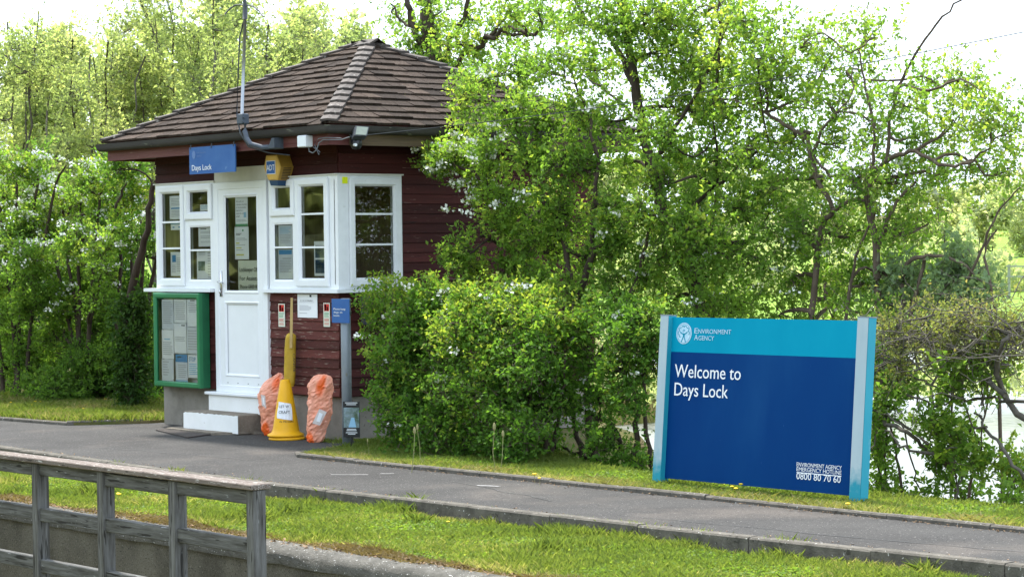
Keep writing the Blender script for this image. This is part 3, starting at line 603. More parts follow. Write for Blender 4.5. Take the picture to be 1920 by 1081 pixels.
paper('notice', 'blue tinted letter in the upper pane just right of the door', FRONT, P(523, 549, 417, 461), INN, [('l', .1, .9, .2, .5, 6, 'ink_sky'), ('l', .1, .9, .52, .9, 6, 'ink_grey'), ('r', .6, .8, .06, .12, 'ink_grey')], 'paper_aged', group=G1)
paper('notice', 'warning sheet with a black triangle in the pane right of the door', FRONT, P(550, 567.5, 417, 461), INN, [('t', 'DON\'T TAKE', .1, .5, .12, .85, 'ink'), ('t', 'THE RISK', .1, .68, .12, .8, 'ink'), ('r', .42, .48, .08, .28, 'ink'), ('r', .3, .62, .24, .29, 'ink'), ('r', .36, .56, .17, .21, 'ink'), ('l', .1, .9, .76, .92, 3, 'ink_grey')], group=G1)
paper('notice', 'long white sheet under a bright blue strip right of the door', FRONT, P(523, 550, 467, 527), INN, [('r', .05, .95, .02, .16, 'ink_blue'), ('r', .3, .9, .27, .31, 'ink_grey'), ('l', .1, .9, .36, .75, 8, 'ink_grey')], 'paper_aged', group=G1)
paper('notice', 'narrow white sheet low in the pane right of the door beside a mullion', FRONT, P(551, 567.5, 466, 527), INN, [('r', .15, .95, .06, .14, 'ink'), ('r', .1, .9, .2, .215, 'ink_grey'), ('l', .1, .9, .45, .7, 5, 'ink_grey')], group=G1)
paper('notice', 'white frame of two dark cards low in the tall window by the corner', FRONT, P(590, 617, 452, 517), INN, [('r', .1, .95, .12, .17, 'ink'), ('r', .08, .95, .20, .48, 'navy'), ('r', .08, .95, .53, .92, 'navy'), ('l', .14, .6, .25, .4, 3, 'ink_sky'), ('l', .14, .6, .62, .8, 4, 'ink_grey'), ('r', .75, .92, .34, .46, 'ink_sky'), ('r', .75, .92, .74, .9, 'ink_sky')], group=G1)
paper('notice', 'white emergency sheet pinned to the red boards under the sill', FRONT, P(562, 599, 551, 595), .028, [('r', .62, .72, .03, .12, 'ink'), ('t', 'IN CASE OF EMERGENCY', .15, .3, .05, .66, 'ink'), ('l', .1, .85, .34, .38, 1, 'ink_grey'), ('l', .1, .7, .48, .72, 5, 'ink_grey'), ('l', .1, .6, .8, .86, 1, 'ink_grey')])
for (q, lb) in (((526, 538, 569, 612), 'fire extinguisher strip on the red boards nearest the door'), ((610.5, 622.5, 567.5, 612), 'fire extinguisher strip on the red boards beside the blue dog sign')):
    paper('fire_sign', lb, FRONT, P(*q), .027, [('r', .1, .9, .04, .34, 'ink_red'), ('r', .2, .45, .06, .32, 'letter_white'), ('r', .55, .75, .16, .32, 'letter_white'), ('l', .12, .88, .40, .62, 4, 'ink_green'), ('l', .12, .88, .66, .80, 3, 'ink_red'), ('l', .12, .88, .84, .95, 2, 'ink_red')], 'paper_cream', 'sign', 'fire extinguisher strips on the red boards')

# green notice case
NB = -.15; x0, x1, z0, z1 = fr(290, 376, 549, 725, NB); FNB = Fr((0, NB, 0), (1, 0, 0), (0, -1, 0))
t = thing('notice_board', 'dark green glazed notice case under the left window sill', 'notice board', ((x0 + x1) / 2, -.02, z0))
mb = MB(); FNB.ring(mb, x0, x1, z0, z1, [(0, -.03), (0, .012), (.012, .018), (.046, .018), (.056, .004), (.06, .004), (.06, -.03)]); mb.build('frame', 'board_green', t)
mb = MB(); FNB.box(mb, x0 + .004, x0 + .03, z0 + .004, z1 - .004, -.12, -.03); FNB.box(mb, x1 - .03, x1 - .002, z0 + .002, z1 - .002, -.12, -.03); FNB.box(mb, x0 + .03, x1 - .03, z0 + .002, z0 + .03, -.12, -.03); FNB.box(mb, x0 + .03, x1 - .03, z1 - .03, z1 - .002, -.12, -.03); mb.build('case', 'board_green_shaded', t)
mb = MB(); FNB.box(mb, x0 + .03, x1 - .03, z0 + .03, z1 - .03, -.115, -.105); mb.build('back_panel', 'paper_aged', t)
mb = MB(); mb.face([FNB.p(x0 + .055, z0 + .055, -.004), FNB.p(x1 - .055, z0 + .055, -.004), FNB.p(x1 - .055, z1 - .055, -.004), FNB.p(x0 + .055, z1 - .055, -.004)]); mb.build('pane', 'case_glass', t)
G2 = 'sheets pinned inside the green notice case'
def fr2(*q): return fr(*q, -.125)
for (q, lb, ops) in (
    ((304, 326, 561, 617), 'top sheet of the left column in the green case', [('l', .1, .9, .08, .85, 11, 'ink_grey')]),
    ((304, 326, 618, 672), 'middle sheet of the left column in the green case', [('r', .2, .7, .3, .34, 'ink_sky'), ('l', .1, .9, .42, .9, 7, 'ink_grey')]),
    ((304, 326, 673, 714), 'curling bottom sheet of the left column in the green case', [('l', .1, .6, .1, .8, 6, 'ink_grey')]),
    ((327, 350, 561, 605), 'top sheet of the middle column in the green case', [('l', .1, .9, .1, .9, 10, 'ink_grey')]),
    ((327, 350, 606, 662), 'torn middle sheet of the middle column in the green case', [('l', .1, .9, .45, .62, 3, 'ink_grey'), ('r', .6, .9, .05, .08, 'ink')]),
    ((330, 352, 664, 717), 'sheet with a blue heading low in the green case', [('r', 0, 1, 0, .27, 'ink_blue'), ('l', .15, .6, .08, .16, 1, 'paper'), ('l', .22, .9, .36, .85, 7, 'ink_grey'), ('r', 0, 1, .9, 1, 'ink_sky')]),
    ((351, 372, 561, 612), 'top sheet of the right column in the green case', [('l', .12, .9, .12, .5, 6, 'ink_grey'), ('r', .3, .7, .03, .06, 'ink')]),
    ((351, 372, 613, 663), 'handwritten sheet in the right column of the green case', [('l', .1, .9, .12, .9, 8, 'ink_grey')]),
    ((353, 373, 665, 708), 'pale blue stop sheet at the right foot of the green case', [('t', 'STOP', .1, .28, .2, .62, 'ink_blue'), ('l', .1, .9, .38, .9, 6, 'ink_sky')])):
    paper('pinned_sheet', lb, FRONT, fr2(*q), .127 + random.uniform(0, .002), ops, 'paper' if random.random() < .6 else 'paper_aged', 'notice', G2)

# hanging name sign
y = -.44; x0, x1, z0, z1 = fr(355, 441, 273.5, 324.5, y); FS = Fr((0, y, 0), (1, 0, 0), (0, -1, 0))
t = thing('name_sign', 'small blue name sign with white lettering hung from the eaves over the door', 'sign', ((x0 + x1) / 2, y, z0))
mb = MB(); FS.box(mb, x0, x1, z0, z1, -.012, 0); mb.build('panel', 'sign_blue_small', t)
mb = MB(); mb.use('letter_white'); W_, H_ = x1 - x0, z1 - z0; put_text(mb, 'Days Lock', FS.p(x0 + W_ * .06, z0 + H_ * .135, .003), (1, 0, 0), (0, 0, 1), H_ * .215, W_ * .435, bold=.0007)
mb.use('letter_dim'); put_text(mb, 'Environment', FS.p(x0 + W_ * .17, z1 - H_ * .24, .003), (1, 0, 0), (0, 0, 1), H_ * .07, W_ * .20); put_text(mb, 'Agency', FS.p(x0 + W_ * .17, z1 - H_ * .36, .003), (1, 0, 0), (0, 0, 1), H_ * .07, W_ * .11)
mb.face([FS.p(x0 + W_ * .105 + .035 * math.cos(a), z1 - H_ * .28 + .045 * math.sin(a), .003) for a in np.linspace(0, 6.28, 20, False)]); mb.build('lettering', None, t)
for q in (.03, .49, .97): mb = MB(); mb.tube([FS.p(x0 + W_ * q, z1 - .02, .004), FS.p(x0 + W_ * q, z1 + .035, -.01), FS.p(x0 + W_ * q, z1 + .07, -.02)], .007, 6); mb.build('hook', 'dark_plastic', t)

# alarm box
y = -.17; fy = lambda px, py: PY(px, py, y); hexp = [fy(500, 291), fy(519.5, 290), fy(527, 312.5), fy(521, 338), fy(504, 338), fy(496, 314)]
t = thing('alarm_box', 'yellow six sided burglar alarm box above the white door', 'alarm box', (fy(512, 314)[0], 0, fy(512, 345)[2]))
mb = MB(); mb.use('alarm_yellow'); c = sum(hexp) / 6; ins = [c + (p - c) * .93 + V3(0, -.012, 0) for p in hexp]; bk = [c + (p - c) * 1.02 + V3(0, .155, 0) for p in hexp]
mb.face(ins); mb.mesh(ins + hexp, [(i, (i + 1) % 6, 6 + (i + 1) % 6, 6 + i) for i in range(6)]); mb.use('alarm_shaded'); mb.mesh(hexp + bk, [(i, (i + 1) % 6, 6 + (i + 1) % 6, 6 + i) for i in range(6)] + [(6, 7, 8, 9, 10, 11)]); body = mb.build('body', None, t)
mb = MB()
for i in range(8):
    a, b = hexp[2], hexp[3]; p = a + (b - a) * (i + .6) / 8.6; q = bk[2] + (bk[3] - bk[2]) * (i + .6) / 8.6; o = V3(.004, 0, 0); d = (q - p)
    mb.face([p + d * .2 + o, p + d * .85 + o, p + d * .85 + o + V3(0, 0, -.007), p + d * .2 + o + V3(0, 0, -.007)])
mb.build('vent', 'dark_seal', body)
mb = MB(); b3 = [hexp[4] + V3(.004, 0, .004), hexp[3] + V3(-.004, 0, .004), bk[3] + V3(-.004, 0, .004), bk[4] + V3(.004, 0, .004)]; lo = [p + V3(0, 0, -.06) + (V3(c[0], -.1, p[2]) - p) * .18 for p in b3]
mb.mesh(b3 + lo, [(0, 1, 5, 4), (1, 2, 6, 5), (2, 3, 7, 6), (3, 0, 4, 7), (4, 5, 6, 7)]); mb.build('lamp_base', 'navy', t)
mb = MB(); a, b = fy(502, 303), fy(518, 325); q = V3(0, -.015, 0); mb.use('letter_white'); mb.face([V3(a[0] - .006, y, b[2] - .006) + q, V3(b[0] + .006, y, b[2] - .006) + q, V3(b[0] + .006, y, a[2] + .006) + q, V3(a[0] - .006, y, a[2] + .006) + q])
q = V3(0, -.017, 0); mb.use('logo_blue'); mb.face([V3(a[0], y, b[2]) + q, V3(b[0], y, b[2]) + q, V3(b[0], y, a[2]) + q, V3(a[0], y, a[2]) + q]); mb.use('letter_white')
put_text(mb, 'ADT', V3(a[0] + .006, y - .019, b[2] + .033), (1, 0, 0), (0, 0, 1), .062, (b[0] - a[0]) - .012, bold=.0012); mb.build('badge', None, t)

# radio mast
Y = -.58; mp = lambda px, py: PY(px, py, Y)
t = thing('radio_mast', 'thin silver aerial mast with drooping black rods rising over the roof', 'aerial', (mp(458, 235)[0], Y, mp(458, 235)[2]))
mb = MB(); mb.tube([mp(453.5, 224), mp(459.5, 33)], .0165, 10); mb.build('pole', 'steel', t, smooth=True)
mb = MB(); mb.tube([mp(459.4, 36), mp(459.7, 10), mp(456, -18)], [.026, .022, .006], 10); tp = mp(459.6, 12)
for q in ((437, 28, -.1), (441, 36, .12), (494, 32, .0)):
    e = mp(q[0], q[1]) + V3(0, q[2], 0); mid = (tp + e) / 2 + V3(0, 0, .05); mb.tube([tp, tp * .6 + mid * .4 + V3(0, 0, .012), mid, mid * .45 + e * .55 + V3(0, 0, .012), e], .008, 6)
mb.build('antenna', 'dark_plastic', t, smooth=True)
mb = MB(); p = mp(456, 224); mb.bbox(p[0] - .06, p[0] + .045, Y - .04, Y + .04, p[2] - .05, p[2] + .06, .01); mb.tube([p + V3(-.07, -.02, .02), p + V3(.06, -.02, .02)], .014, 6); mb.tube([p + V3(-.07, -.02, -.03), p + V3(.06, -.02, -.03)], .014, 6); mb.build('clamp', 'slate_metal', t)
mb = MB(); mb.tube([mp(460, 230), mp(459, 246), mp(463, 260), mp(470, 270), mp(480, 276) + V3(0, .08, 0), mp(492, 274) + V3(0, .2, 0)], .026, 10)
p = mp(494, 268) + V3(0, .185, 0); mb.bbox(p[0] - .09, p[0] + .075, p[1] - .02, p[1] + .02, p[2] - .06, p[2] + .07, .01); mb.hexa([(p[0] - .05, p[1] - .1, p[2] - .05), (p[0] + .07, p[1] - .1, p[2] - .05), (p[0] + .07, p[1] - .02, p[2] - .05), (p[0] - .05, p[1] - .02, p[2] - .05), (p[0] + .02, p[1] - .1, p[2] + .05), (p[0] + .07, p[1] - .1, p[2] + .05), (p[0] + .07, p[1] - .02, p[2] + .06), (p[0] - .02, p[1] - .02, p[2] + .06)])
mb.build('bracket', 'slate_metal', t, smooth=False)
mb = MB(); mb.tube([mp(457.5, 38) , mp(454, 70) + V3(0, -.03, 0), mp(451, 140) + V3(0, -.03, 0), mp(448.5, 215) + V3(0, -.03, 0), mp(455, 250) + V3(0, -.03, 0), mp(466, 275), mp(480, 286) + V3(0, .15, 0), mp(505, 290) + V3(0, .25, 0)], .008, 6); mb.build('cable', 'dark_plastic', t, smooth=True)

# lights, cameras and cables under the near corner of the eaves
o_ = V3(.56, -.30, 3.12)
t = thing('floodlight', 'small square floodlight under the corner of the roof gutter', 'floodlight', o_)
q = [PX(664, 254, .60), PX(688, 255, .60), PX(692, 238, .52), PX(667, 236, .52)]; nn = np.cross(q[1] - q[0], q[3] - q[0]); nn /= np.linalg.norm(nn); nn = nn if nn[0] > 0 else -nn
mb = MB(); mb.use('dark_plastic'); mb.prism(q, -nn * .06); mb.build('housing', None, t); c = sum(q) / 4
mb = MB(); mb.prism([c + (p - c) * .84 + nn * .002 for p in q], nn * .003); mb.build('lamp_glass', 'lamp_glass', t)
mb = MB(); mb.tube([c - nn * .06, c - nn * .10 + V3(-.05, 0, -.06), V3(.40, c[1], 3.05)], .014, 6); mb.build('bracket', 'dark_plastic', t)
p = PX(668, 269, .50)
t = thing('security_camera', 'black security camera with a pale lens under the floodlight', 'camera', p + V3(0, 0, .06))
mb = MB(); mb.tube([p + V3(-.10, .0, .09), p + V3(-.03, 0, .03), p], .02, 8); mb.lathe(p + V3(0, 0, -.01), [(0, -.05), (.04, -.045), (.058, -.01), (.058, .04), (.03, .06), (0, .06)], 14); mb.build('body', 'poster_black', t, smooth=True)
p = PX(667.5, 271.5, .56); mb = MB(); mb.tube([p + V3(-.03, 0, 0), p + V3(.004, -.004, 0)], .016, 10); mb.build('lens', 'white_plastic', t)
y = -.42; x0, x1, z0, z1 = fr(565, 581, 254, 276, y); mb = MB(); mb.bbox(x0, x1, y - .05, y + .034, z0, z1, .008); tag(mb.build('junction_box', 'white_plastic'), 'small white junction box on the fascia between mast and corner', 'box')
mb = MB(); g = lambda px, py, dy=0: PY(px, py, -.425 - dy)
mb.tube([g(578, 274), g(580, 284), g(587, 287, .03), g(594, 280, .03), g(598, 268), g(606, 262), g(622, 262), g(640, 262), g(655, 257, .03)], .006, 6)
mb.tube([g(588, 276), g(600, 285, .02), g(598, 290), g(590, 272), g(597, 260), g(612, 258), g(640, 259)], .005, 6)
tag(mb.build('cable', 'wire', smooth=True), 'loose loops of thin grey cable along the fascia near the corner', 'cable')
a = PX(652, 257, .47); b = Q(1990, 46, 19.5); mb = MB(); n = 24
mb.tube([a + (b - a) * i / n + V3(0, 0, -.10 * math.sin(math.pi * i / n)) for i in range(n + 1)], .0042, 6)
tag(mb.build('overhead_wire', 'wire_dark', smooth=True), 'single grey overhead wire running from the eaves past the trees', 'wire')
x0, x1, z0, z1 = fr(642.5, 652.5, 331.5, 343, 0); p0, p1, z0, z1 = sr(642, 652, 331.5, 344, .04); mb = MB(); SIDE.box(mb, p0, p1, z0, z1, .036, .0385)
tag(mb.build('sticker', 'sticker'), 'bright yellow sticker on the white corner of the window frame', 'sticker')

# sign pole and the board at its foot
pb = PZ(651.5, 836, .0); zt = Q(651, 559, np.dot(pb - CAM, f2))[2]
t = thing('sign_post', 'grey metal pole with a blue dog notice beside the hut corner', 'sign post', pb)
mb = MB(); mb.lathe(pb, [(.05, -.1), (.05, zt - .006), (.044, zt), (0, zt)], 20); mb.build('pole', 'galvanised', t, smooth=True)
mb = MB(); mb.lathe(pb + V3(0, 0, zt - .14), [(.052, -.02), (.057, -.018), (.057, .018), (.052, .02)], 20); mb.build('clip', 'steel', t, smooth=True); mb = MB(); mb.lathe(pb + V3(0, 0, zt - .02), [(.052, -.012), (.056, -.01), (.056, .01), (.052, .012)], 20); mb.build('clip', 'steel', t, smooth=True)
yy = pb[1] - .065; x0, x1, z0, z1 = fr(622, 654.5, 560, 605, yy); F2 = Fr((0, yy, 0), (1, 0, 0), (0, -1, 0)); W_, H_ = x1 - x0, z1 - z0
mb = MB(); F2.box(mb, x0, x1, z0, z1, -.008, 0); s_ = mb.build('panel', 'sign_blue_small', t)
mb = MB(); mb.use('letter_white')
for i, (s, w_) in enumerate((('Please keep', .68), ('dogs on', .50), ('boats.', .36))): put_text(mb, s, F2.p(x0 + W_ * .12, z1 - H_ * (.46 + .135 * i), .002), (1, 0, 0), (0, 0, 1), H_ * .085, W_ * w_, bold=.001)
mb.build('lettering', None, s_)
us = V3(.80, .60, 0); un = V3(.60, -.80, 0)
zk = np.dot(pb - CAM, f2) - .12; pc = Q(659.5, 822, zk); FB = Fr(pc * V3(1, 1, 0), us, un); H0, H1 = Q(660, 819, zk)[2], Q(660, 752, zk)[2]; hw = .085
mb = MB(); mb.use('poster_black'); FB.box(mb, -hw, hw, H0, H1, -.008, 0); mb.use('photo_print'); h = H1 - H0
mb.face([FB.p(-hw + .004, H0 + h * .27, .002), FB.p(hw - .004, H0 + h * .27, .002), FB.p(hw - .004, H0 + h * .83, .002), FB.p(-hw + .004, H0 + h * .83, .002)])
mb.use('ink_sky'); mb.face([FB.p(-.03, H0 + h * .28, .004), FB.p(.05, H0 + h * .28, .004), FB.p(.03, H0 + h * .55, .004), FB.p(.0, H0 + h * .55, .004)])
mb.use('letter_white')
for z_, a_ in ((.955, .75), (.905, .6), (.22, .55), (.18, .6), (.12, .7), (.08, .45)): mb.face([FB.p(-hw * a_, H0 + h * z_, .002), FB.p(hw * a_, H0 + h * z_, .002), FB.p(hw * a_, H0 + h * (z_ + .018), .002), FB.p(-hw * a_, H0 + h * (z_ + .018), .002)])
mb.use('poster_black'); FB.box(mb, -.012, .012, -.03, H0 + .02, -.022, -.009)
tag(mb.build('poster_board'), 'small black poster board with a river photograph at the foot of the grey pole', 'poster')

# cones, sleeve and sacks
rr, ff = V3(*_r), V3(*_f)
cb = PZ(536, 823, .0); cz = np.dot(cb - CAM, f2)
def cone_prof(z0): return [(.188, z0), (.192, z0 + .012), (.186, z0 + .024), (.150, z0 + .040), (.140, z0 + .062), (.132, z0 + .085), (.092, z0 + .33), (.050, z0 + .575), (.042, z0 + .585), (.036, z0 + .575)]
def cone(base, label, zoff):
    mb = MB(); mb.lathe(base, cone_prof(0), 36); return tag(mb.build('traffic_cone', 'cone_yellow', smooth=True), label, 'cone', 'stacked yellow cones')
cone(cb + rr * .012 + V3(0, 0, .0), 'lower yellow cone of the stack with only its base rim showing', 0); cone(cb + V3(0, 0, .034), 'upper yellow cone of the stack with a paper note taped to it', 0)
def on_cone(s, z, off):       # s metres round the cone from the side facing across the lock
    zz = z - .034; R_ = np.interp(zz, [.085, .33, .575], [.132, .092, .05]) + off; a = s / .1
    return cb + V3(0, 0, z) + (-ff * math.cos(a) + rr * math.sin(a)) * R_
mb = MB(); mb.use('paper'); NS, NZ = 9, 7
def note(i, j): s = -.075 + .15 * i / (NS - 1); z = .215 + .17 * j / (NZ - 1) - .012 * s / .07; return on_cone(s * (1 if j else .96), z, .006 + .004 * math.sin(i * 2.1 + j))
g_ = [note(i, j) for j in range(NZ) for i in range(NS)]; mb.mesh(g_, [(j * NS + i, j * NS + i + 1, (j + 1) * NS + i + 1, (j + 1) * NS + i) for j in range(NZ - 1) for i in range(NS - 1)])
mb.use('ink')
for s, z, h_, w_, off in (('LET W', .335, .026, .10, .013), ('CRAFT', .275, .030, .105, .013)):
    vs_, fs_ = text_poly(s); xm = max(v[0] for v in vs_); mb.mesh([on_cone(-.055 + v[0] / xm * w_, z + v[1] / .73 * h_, off) for v in vs_], fs_)
tag(mb.build('paper_note'), 'white handwritten note taped round the upper yellow cone', 'note')
vs_, fs_ = text_poly('IN PROGRESS'); xm = max(v[0] for v in vs_); mb = MB(); mb.use('ink'); mb.mesh([on_cone(-.045 + v[0] / xm * .15, .182 + v[1] / .73 * .020, .003) for v in vs_], fs_)
o = mb.build('lettering', None, bpy.data.objects['traffic_cone.001'])
def blob(rows, Z, depth=.62, wr=.008, n=26, seed=1, m_=3.2, crk=0.):
    """a limp bag: rows of (py, left px, right px) from the foot up"""
    rg = np.random.default_rng(seed); mb = MB(); v = []; rows = sorted(rows, key=lambda r: -r[0])
    yy_ = np.array([r[0] for r in rows], float); t_ = np.linspace(yy_[0], yy_[-1], 34); L = np.interp(-t_, -yy_, [r[1] for r in rows]); R_ = np.interp(-t_, -yy_, [r[2] for r in rows])
    ph = rg.uniform(0, 6.28, 8); fr_ = rg.integers(2, 9, 8)
    for k, (y_, l, r) in enumerate(zip(t_, L, R_)):
        c = Q((l + r) / 2, y_, Z); a = (r - l) / 2 / F * Z
        for j in range(n):
            th = j * 2 * math.pi / n; w_ = 1 + sum(wr * 3 * math.sin(fr_[q] * th + ph[q] + k * (.35 + .12 * q) * (-1) ** q) for q in range(8)) / 2
            ct, s_ = math.cos(th), math.sin(th); q_ = (abs(ct) ** m_ + abs(s_) ** m_) ** (-1 / m_)
            v.append(c + rr * a * ct * q_ * w_ + ff * a * depth * s_ * q_ * w_ + rg.normal(size=3) * crk)
    k = len(t_); mb.mesh(v, [(i * n + j, i * n + (j + 1) % n, (i + 1) * n + (j + 1) % n, (i + 1) * n + j) for i in range(k - 1) for j in range(n)] + [tuple(range(n)), tuple(range((k - 1) * n, k * n))]); return mb
sz = cz + .28
mb = blob([(724, 539, 551), (718, 533, 553), (700, 532.5, 554), (660, 533.5, 554.5), (640, 534.5, 555), (630, 536, 555), (625.5, 538, 553), (624, 541, 549)], sz, .7, .004, 22, 5)
t = thing('yellow_sleeve', 'long yellow sleeve on a wooden handle standing behind the yellow cone', 'sleeve', Q(545, 800, sz) * V3(1, 1, 0))
mb.build('sleeve', 'sleeve_yellow', t, smooth=True)
mb = MB(); a0, a1 = Q(546, 806, sz + .02), Q(545.5, 655, sz - .085); mb.tube([Q(545, 812, sz), Q(544.5, 722, sz)], .016, 8)
for (pa, pb_, w0, w1) in (((545.5, 652), (546.5, 600), .014, .014), ((546.5, 600), (547, 558), .014, .011)):
    A, B = Q(*pa, sz - .09 + (652 - pa[1]) * .001), Q(*pb_, sz - .09 + (652 - pb_[1]) * .001); mb.hexa([A - rr * w0 - ff * .01, A + rr * w0 - ff * .01, A + rr * w0 + ff * .01, A - rr * w0 + ff * .01, B - rr * w1 - ff * .01, B + rr * w1 - ff * .01, B + rr * w1 + ff * .01, B - rr * w1 + ff * .01])
mb.build('handle', 'handle_wood', t)
mb = MB(); mb.use('ink'); us = V3(0, 0, -1); A = Q(550.5, 662, sz) - ff * .075; put_text(mb, 'CANOE', A, us, rr, .022, .19); mb.build('lettering', None, t)
def sack(label, rows, Z, lab, seed, dp):
    mb = blob(rows, Z, dp, .014, 34, seed, 2.4, .0034); r0_ = max(rows); t = thing('plastic_sack', label, 'sack', Q((r0_[1] + r0_[2]) / 2, r0_[0], Z), 'orange plastic sacks against the hut wall')
    mb.build('sack', 'sack_orange', t, smooth=False)
    mb = MB(); mb.use('sack_label'); q = [Q(*p, Z) - ff * lab[1] for p in lab[0]]; c = sum(q) / 4; mb.prism(q, -ff * .004); mb.use('letter_white'); mb.prism([c + (p - c) * V3(.45, .45, .6) - ff * .006 for p in q], -ff * .003); mb.build('label_patch', None, t)
zA = np.dot(PZ(512, 817, 0) - CAM, f2) + .10
sack('pink orange plastic sack slumped between the step and the cone', [(815, 496, 520), (808, 492, 530), (780, 489, 536), (758, 485, 538), (740, 484, 538), (722, 491, 537), (710, 503, 536), (703, 515, 534), (699, 522, 532)], zA, ([(495, 757), (503, 763), (501, 739), (493, 737)], .20), 3, .55)
zB = np.dot(PZ(592, 829, 0) - CAM, f2) + .03
sack('narrow pink orange plastic sack standing alone right of the cone', [(829, 579, 601), (824, 576, 607), (806, 575.5, 611), (790, 576, 618), (775, 577, 622), (757, 577, 623), (748, 578, 622), (738, 577.5, 623.5), (722, 578, 624.5), (710, 582, 624), (704, 589, 619), (701.5, 596, 611)], zB, ([(588, 791), (602, 795), (615, 770), (601, 764)], .145), 4, .55)
# ribbed mat of rubber on the tarmac before the steps
mb = MB(); A, B, C_, D_ = [PZ(*p, .006) for p in ((292, 806), (352, 820), (415, 811), (352, 797))]
for i in range(18):
    s0, s1 = i / 18, (i + .6) / 18; mb.prism([A + (D_ - A) * s0, A + (D_ - A) * s1, B + (C_ - B) * s1, B + (C_ - B) * s0], (0, 0, .008))
mb.prism([p - V3(0, 0, .003) for p in (A, B, C_, D_)], (0, 0, .004)); tag(mb.build('rubber_mat', 'rubber_mat'), 'thin ribbed mat lying on the tarmac before the white step', 'mat')

# ================================================================== THE WELCOME SIGN
S0 = V3(PY(1223, 906, -.91)[0], -.91, .03); lean = Matrix.Rotation(math.radians(-5.0), 3, 'X')
t = thing('welcome_sign', 'large blue welcome board between two turquoise posts on the grass verge', 'sign', S0, None, lean); ROOTM[t.name] = np.eye(4)
LM = np.array(lean); LI = LM.T; sn = LM @ V3(0, -1, 0)
def sp(px, py, n=0.):         # the point of the board seen there, in the sign's own axes
    d = ray(px, py); tt = np.dot(S0 + sn * n - CAM, sn) / np.dot(d, sn); return LI @ (CAM + d * tt - S0)
SF = Fr((0, 0, 0), (1, 0, 0), (0, -1, 0)); NBD = -.045
HP = sp(1240, 591)[2]; LP0, LP1 = 0.0, .098; RP1 = sp(1621, 770)[0]; RP0 = RP1 - .112
for (a0, a1, dz) in ((LP0, LP1, 0), (RP0, RP1, .012)):
    mb = MB(); mb.use('post_cyan'); SF.box(mb, a0, a1, -.10, HP + dz, -.085, -.001); mb.use('post_faded'); zb = .0
    mb.face([SF.p(a0 + .002, zb, .0015), SF.p(a1 - .002, zb, .0015), SF.p(a1 - .002, HP + dz - .002, .0015), SF.p(a0 + .002, HP + dz - .002, .0015)]); p_ = mb.build('post', None, t)
    mb = MB(); SF.box(mb, a0 - .003, a1 + .003, HP + dz, HP + dz + .008, -.088, .003); mb.build('post_cap', 'galvanised', p_)
ZB = sp(1420, 912, NBD)[2]; ZT = HP - .01; ZM = sp(1420, 664.5, NBD)[2]
mb = MB(); mb.use('sign_blue'); SF.box(mb, LP1, RP0, ZB, ZM, NBD - .03, NBD); mb.use('sign_cyan'); SF.box(mb, LP1, RP0, ZM, ZT, NBD - .03, NBD + .0005); bd = mb.build('panel', None, t)
mb = MB(); mb.use('letter_white'); e = NBD + .003
def sign_text(s, pa, pb, cap, bold=0., serif=False):
    a, b = sp(*pa, NBD), sp(*pb, NBD); h = cap / F * np.dot(S0 - CAM, f2); put_text(mb, s, SF.p(a[0], (a[2] + b[2]) / 2, e), (1, 0, 0), (0, 0, 1), h, b[0] - a[0], bold)
sign_text('Welcome to', (1265, 707.5), (1389, 710.5), 25.5, .0014); sign_text('Days Lock', (1264.5, 741.5), (1365, 745), 25.5, .0014)
sign_text('ENVIRONMENT AGENCY', (1494, 875), (1578.5, 878.5), 7.4, .0004); sign_text('EMERGENCY HOTLINE', (1494, 883.8), (1578, 887.5), 7.4, .0004); sign_text('0800 80 70 60', (1493.5, 898.5), (1576.5, 903), 12.2, .0012)
a, b = sp(1494, 886.6, NBD), sp(1578, 889.9, NBD); z = (a[2] + b[2]) / 2; mb.face([SF.p(a[0], z - .004, e), SF.p(b[0], z - .004, e), SF.p(b[0], z + .003, e), SF.p(a[0], z + .003, e)])
mb.build('lettering', None, bd)
mb = MB(); mb.use('letter_faded'); sign_text('E', (1302.5, 624.5), (1308.5, 624.8), 10.5, .001); sign_text('NVIRONMENT', (1309.5, 624.8), (1371, 626.2), 8.6, .001); sign_text('A', (1302, 637), (1309, 637.2), 10.5, .001); sign_text('GENCY', (1310, 637.2), (1339, 638), 8.6, .001)
c = sp(1283, 624.5, NBD); ex, ez = sp(1297.3, 624.5, NBD)[0] - c[0], c[2] - sp(1283, 644.5, NBD)[2]; U = 1
th = np.linspace(0, 2 * math.pi, 40)
mb.face([SF.p(c[0] + ex * math.cos(a), c[2] + ez * math.sin(a), e) for a in th[:-1]])
mb.use('sign_cyan'); O = SF.p(c[0], c[2], e + .002); X_, Z_ = V3(ex, 0, 0), V3(0, 0, ez)
def rb(pts, w): ribbon(mb, [(p[0] * ex, p[1] * ez) for p in pts], w, O, (1, 0, 0), (0, 0, 1))
rb([(.86 * math.cos(a), .88 * math.sin(a)) for a in th], .003)
rb([(-.48, .13), (-.3, .0), (-.1, -.06), (.1, -.06), (.3, .02), (.45, .14)], .010)
mb.face([SF.p(c[0] + x * ex, c[2] + z * ez, e + .002) for x, z in ((-.14, -.05), (.14, -.05), (.09, -.36), (-.09, -.36))]); rb([(-.04, -.3), (-.14, -.5), (-.3, -.82)], .009); rb([(.04, -.3), (.12, -.5), (.26, -.82)], .009)
def arc(cx, cz, r_, a0, a1, w=.006, q=9): rb([(cx + r_ * math.cos(math.radians(a)), cz + r_ * 1.0 * math.sin(math.radians(a))) for a in np.linspace(a0, a1, q)], w)
arc(.0, .22, .11, -40, 250, .006); arc(-.14, .55, .14, 0, 190); arc(.16, .55, .16, -10, 180); arc(-.44, .36, .17, 60, 250); arc(.46, .34, .17, -80, 120); arc(-.58, .02, .17, 100, 280); arc(-.48, -.2, .14, 170, 300); arc(.56, .04, .16, -70, 90)
mb.build('emblem', None, bd)

